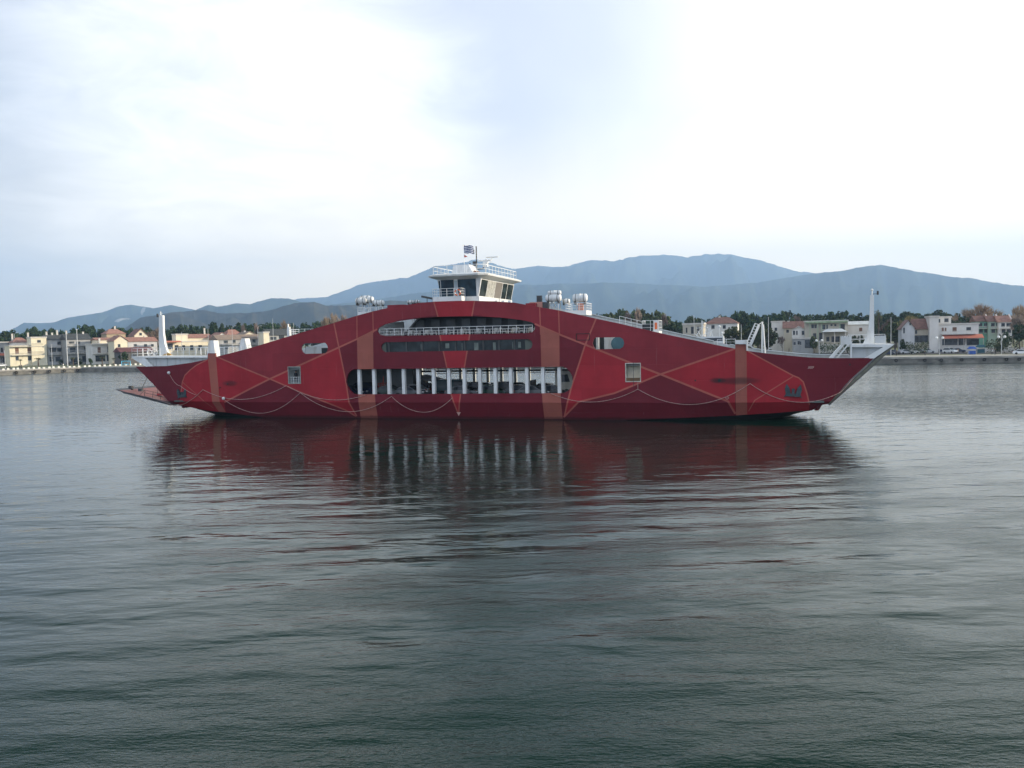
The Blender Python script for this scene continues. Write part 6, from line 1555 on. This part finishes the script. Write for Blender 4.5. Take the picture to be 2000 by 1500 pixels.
# blue play frame behind the left platform
p = at_depth(246, 705, 335); r = empty('play_frame', (p.x, p.y, GZ), .4, 'bright blue play frame left of the bow platform', 'play frame')
CY = mat('sky_blue_paint', (.05, .40, .62), .5)
for x in (-1.6, 1.6):
    mb = MB(); mb.tube((x, -.7, 0), (x, 0, 1.9), .12, 5); mb.tube((x, .7, 0), (x, 0, 1.9), .12, 5); mb.build('leg', CY, r)
mb = MB(); mb.tube((-1.7, 0, 1.9), (1.7, 0, 1.9), .13, 6); mb.build('top_bar', CY, r)
mb = MB(); mb.box((-.9, -.4, .5), (.9, .4, .8)); mb.tube((-.8, 0, .8), (-.8, 0, 1.9), .04); mb.tube((.8, 0, .8), (.8, 0, 1.9), .04); mb.build('seat', CY, r)

# moored white boat whose upper works show over the ferry's shoulder
P = at_depth(1388, 700, 236); r = empty('fishing_boat', (P.x, P.y, 0), aR, 'white fishing boat with masts and a radar dome seen over the ferry shoulder', 'boat')
def Zb(px, py): return at_depth(px, py, 236).z
def Xb(px): return (at_depth(px, 700, 236).x - P.x) / cos(aR)
mb = MB(); vs = []; fs = []
for x, hw_, zt in ((-6.5, .2, 3.0), (-5, 1.3, 2.6), (-2, 1.9, 2.1), (3, 1.9, 2.0), (6, 1.5, 2.2)): vs += [(x, -hw_, zt), (x, -hw_ * .7, -.3), (x, hw_ * .7, -.3), (x, hw_, zt)]
for k in range(4):
    for i in range(4): a = k * 4 + i; b = k * 4 + (i + 1) % 4; fs.append((a, b, b + 4, a + 4))
fs += [(3,2,1,0), (16,17,18,19)]; mb.mesh(vs, fs); mb.build('hull', mat('boat_blue_hull', (.06, .09, .14), .5), r)
mb = MB(); mb.box((Xb(1362), -1.2, 2.0), (Xb(1412), 1.2, Zb(1390, 657))); mb.build('wheelhouse', WHITE, r)
mb = MB(); mb.box((Xb(1364), -1.23, Zb(1390, 666)), (Xb(1410), -1.205, Zb(1390, 660))); mb.build('window', WINM, r)
mb = MB()
for (x0, y0, x1, y1, rr) in ((1373,658,1373,626,.16),(1362,656,1373,640,.1),(1373,656,1392,645,.1),(1392,658,1387,637,.09),(1387,637,1387,658,.09),(1383,658,1386,640,.1),(1362,641,1376,639,.09),(1360,652,1366,657,.1),(1373,628,1380,630,.08),(1373,635,1384,644,.08),(1365,646,1371,657,.1),(1380,643,1377,657,.1)):
    mb.tube((Xb(x0), 0, Zb(x0, y0)), (Xb(x1), 0, Zb(x1, y1)), rr, 5)
mb.build('mast', WHITE, r)
mb = MB(); mb.ball((Xb(1404), 0, Zb(1404, 638)), .42, 10); mb.tube((Xb(1404), 0, Zb(1404, 658)), (Xb(1404), 0, Zb(1404, 640)), .08); mb.build('radar_dome', WHITE, r)
mb = MB(); mb.ball((Xb(1409), 0, Zb(1409, 650)), .36, 10); mb.tube((Xb(1409), 0, Zb(1409, 658)), (Xb(1409), 0, Zb(1409, 651)), .08); mb.build('radar_dome', WHITE, r)
mb = MB(); mb.ball((Xb(1382), 0, Zb(1382, 640)), .25, 10); mb.build('lamp', WHITE, r)

# ================================================================== AIR
hz = MB(); hz.box((-15500, -3200, -4), (15500, 12700, 1260)); 
hm = bpy.data.materials.new('haze_air'); hm.use_nodes = True; t = NT(hm.node_tree); t.n.clear()
pv = t.n.new('ShaderNodeVolumePrincipled'); pv.inputs['Color'].default_value = (.44, .66, 1.0, 1); pv.inputs['Density'].default_value = 12.0e-5; pv.inputs['Anisotropy'].default_value = .2
mo = t.n.new('ShaderNodeOutputMaterial'); t.l.new(pv.outputs[0], mo.inputs['Volume'])
ho = hz.build('haze', hm); tag(ho, kind='stuff')
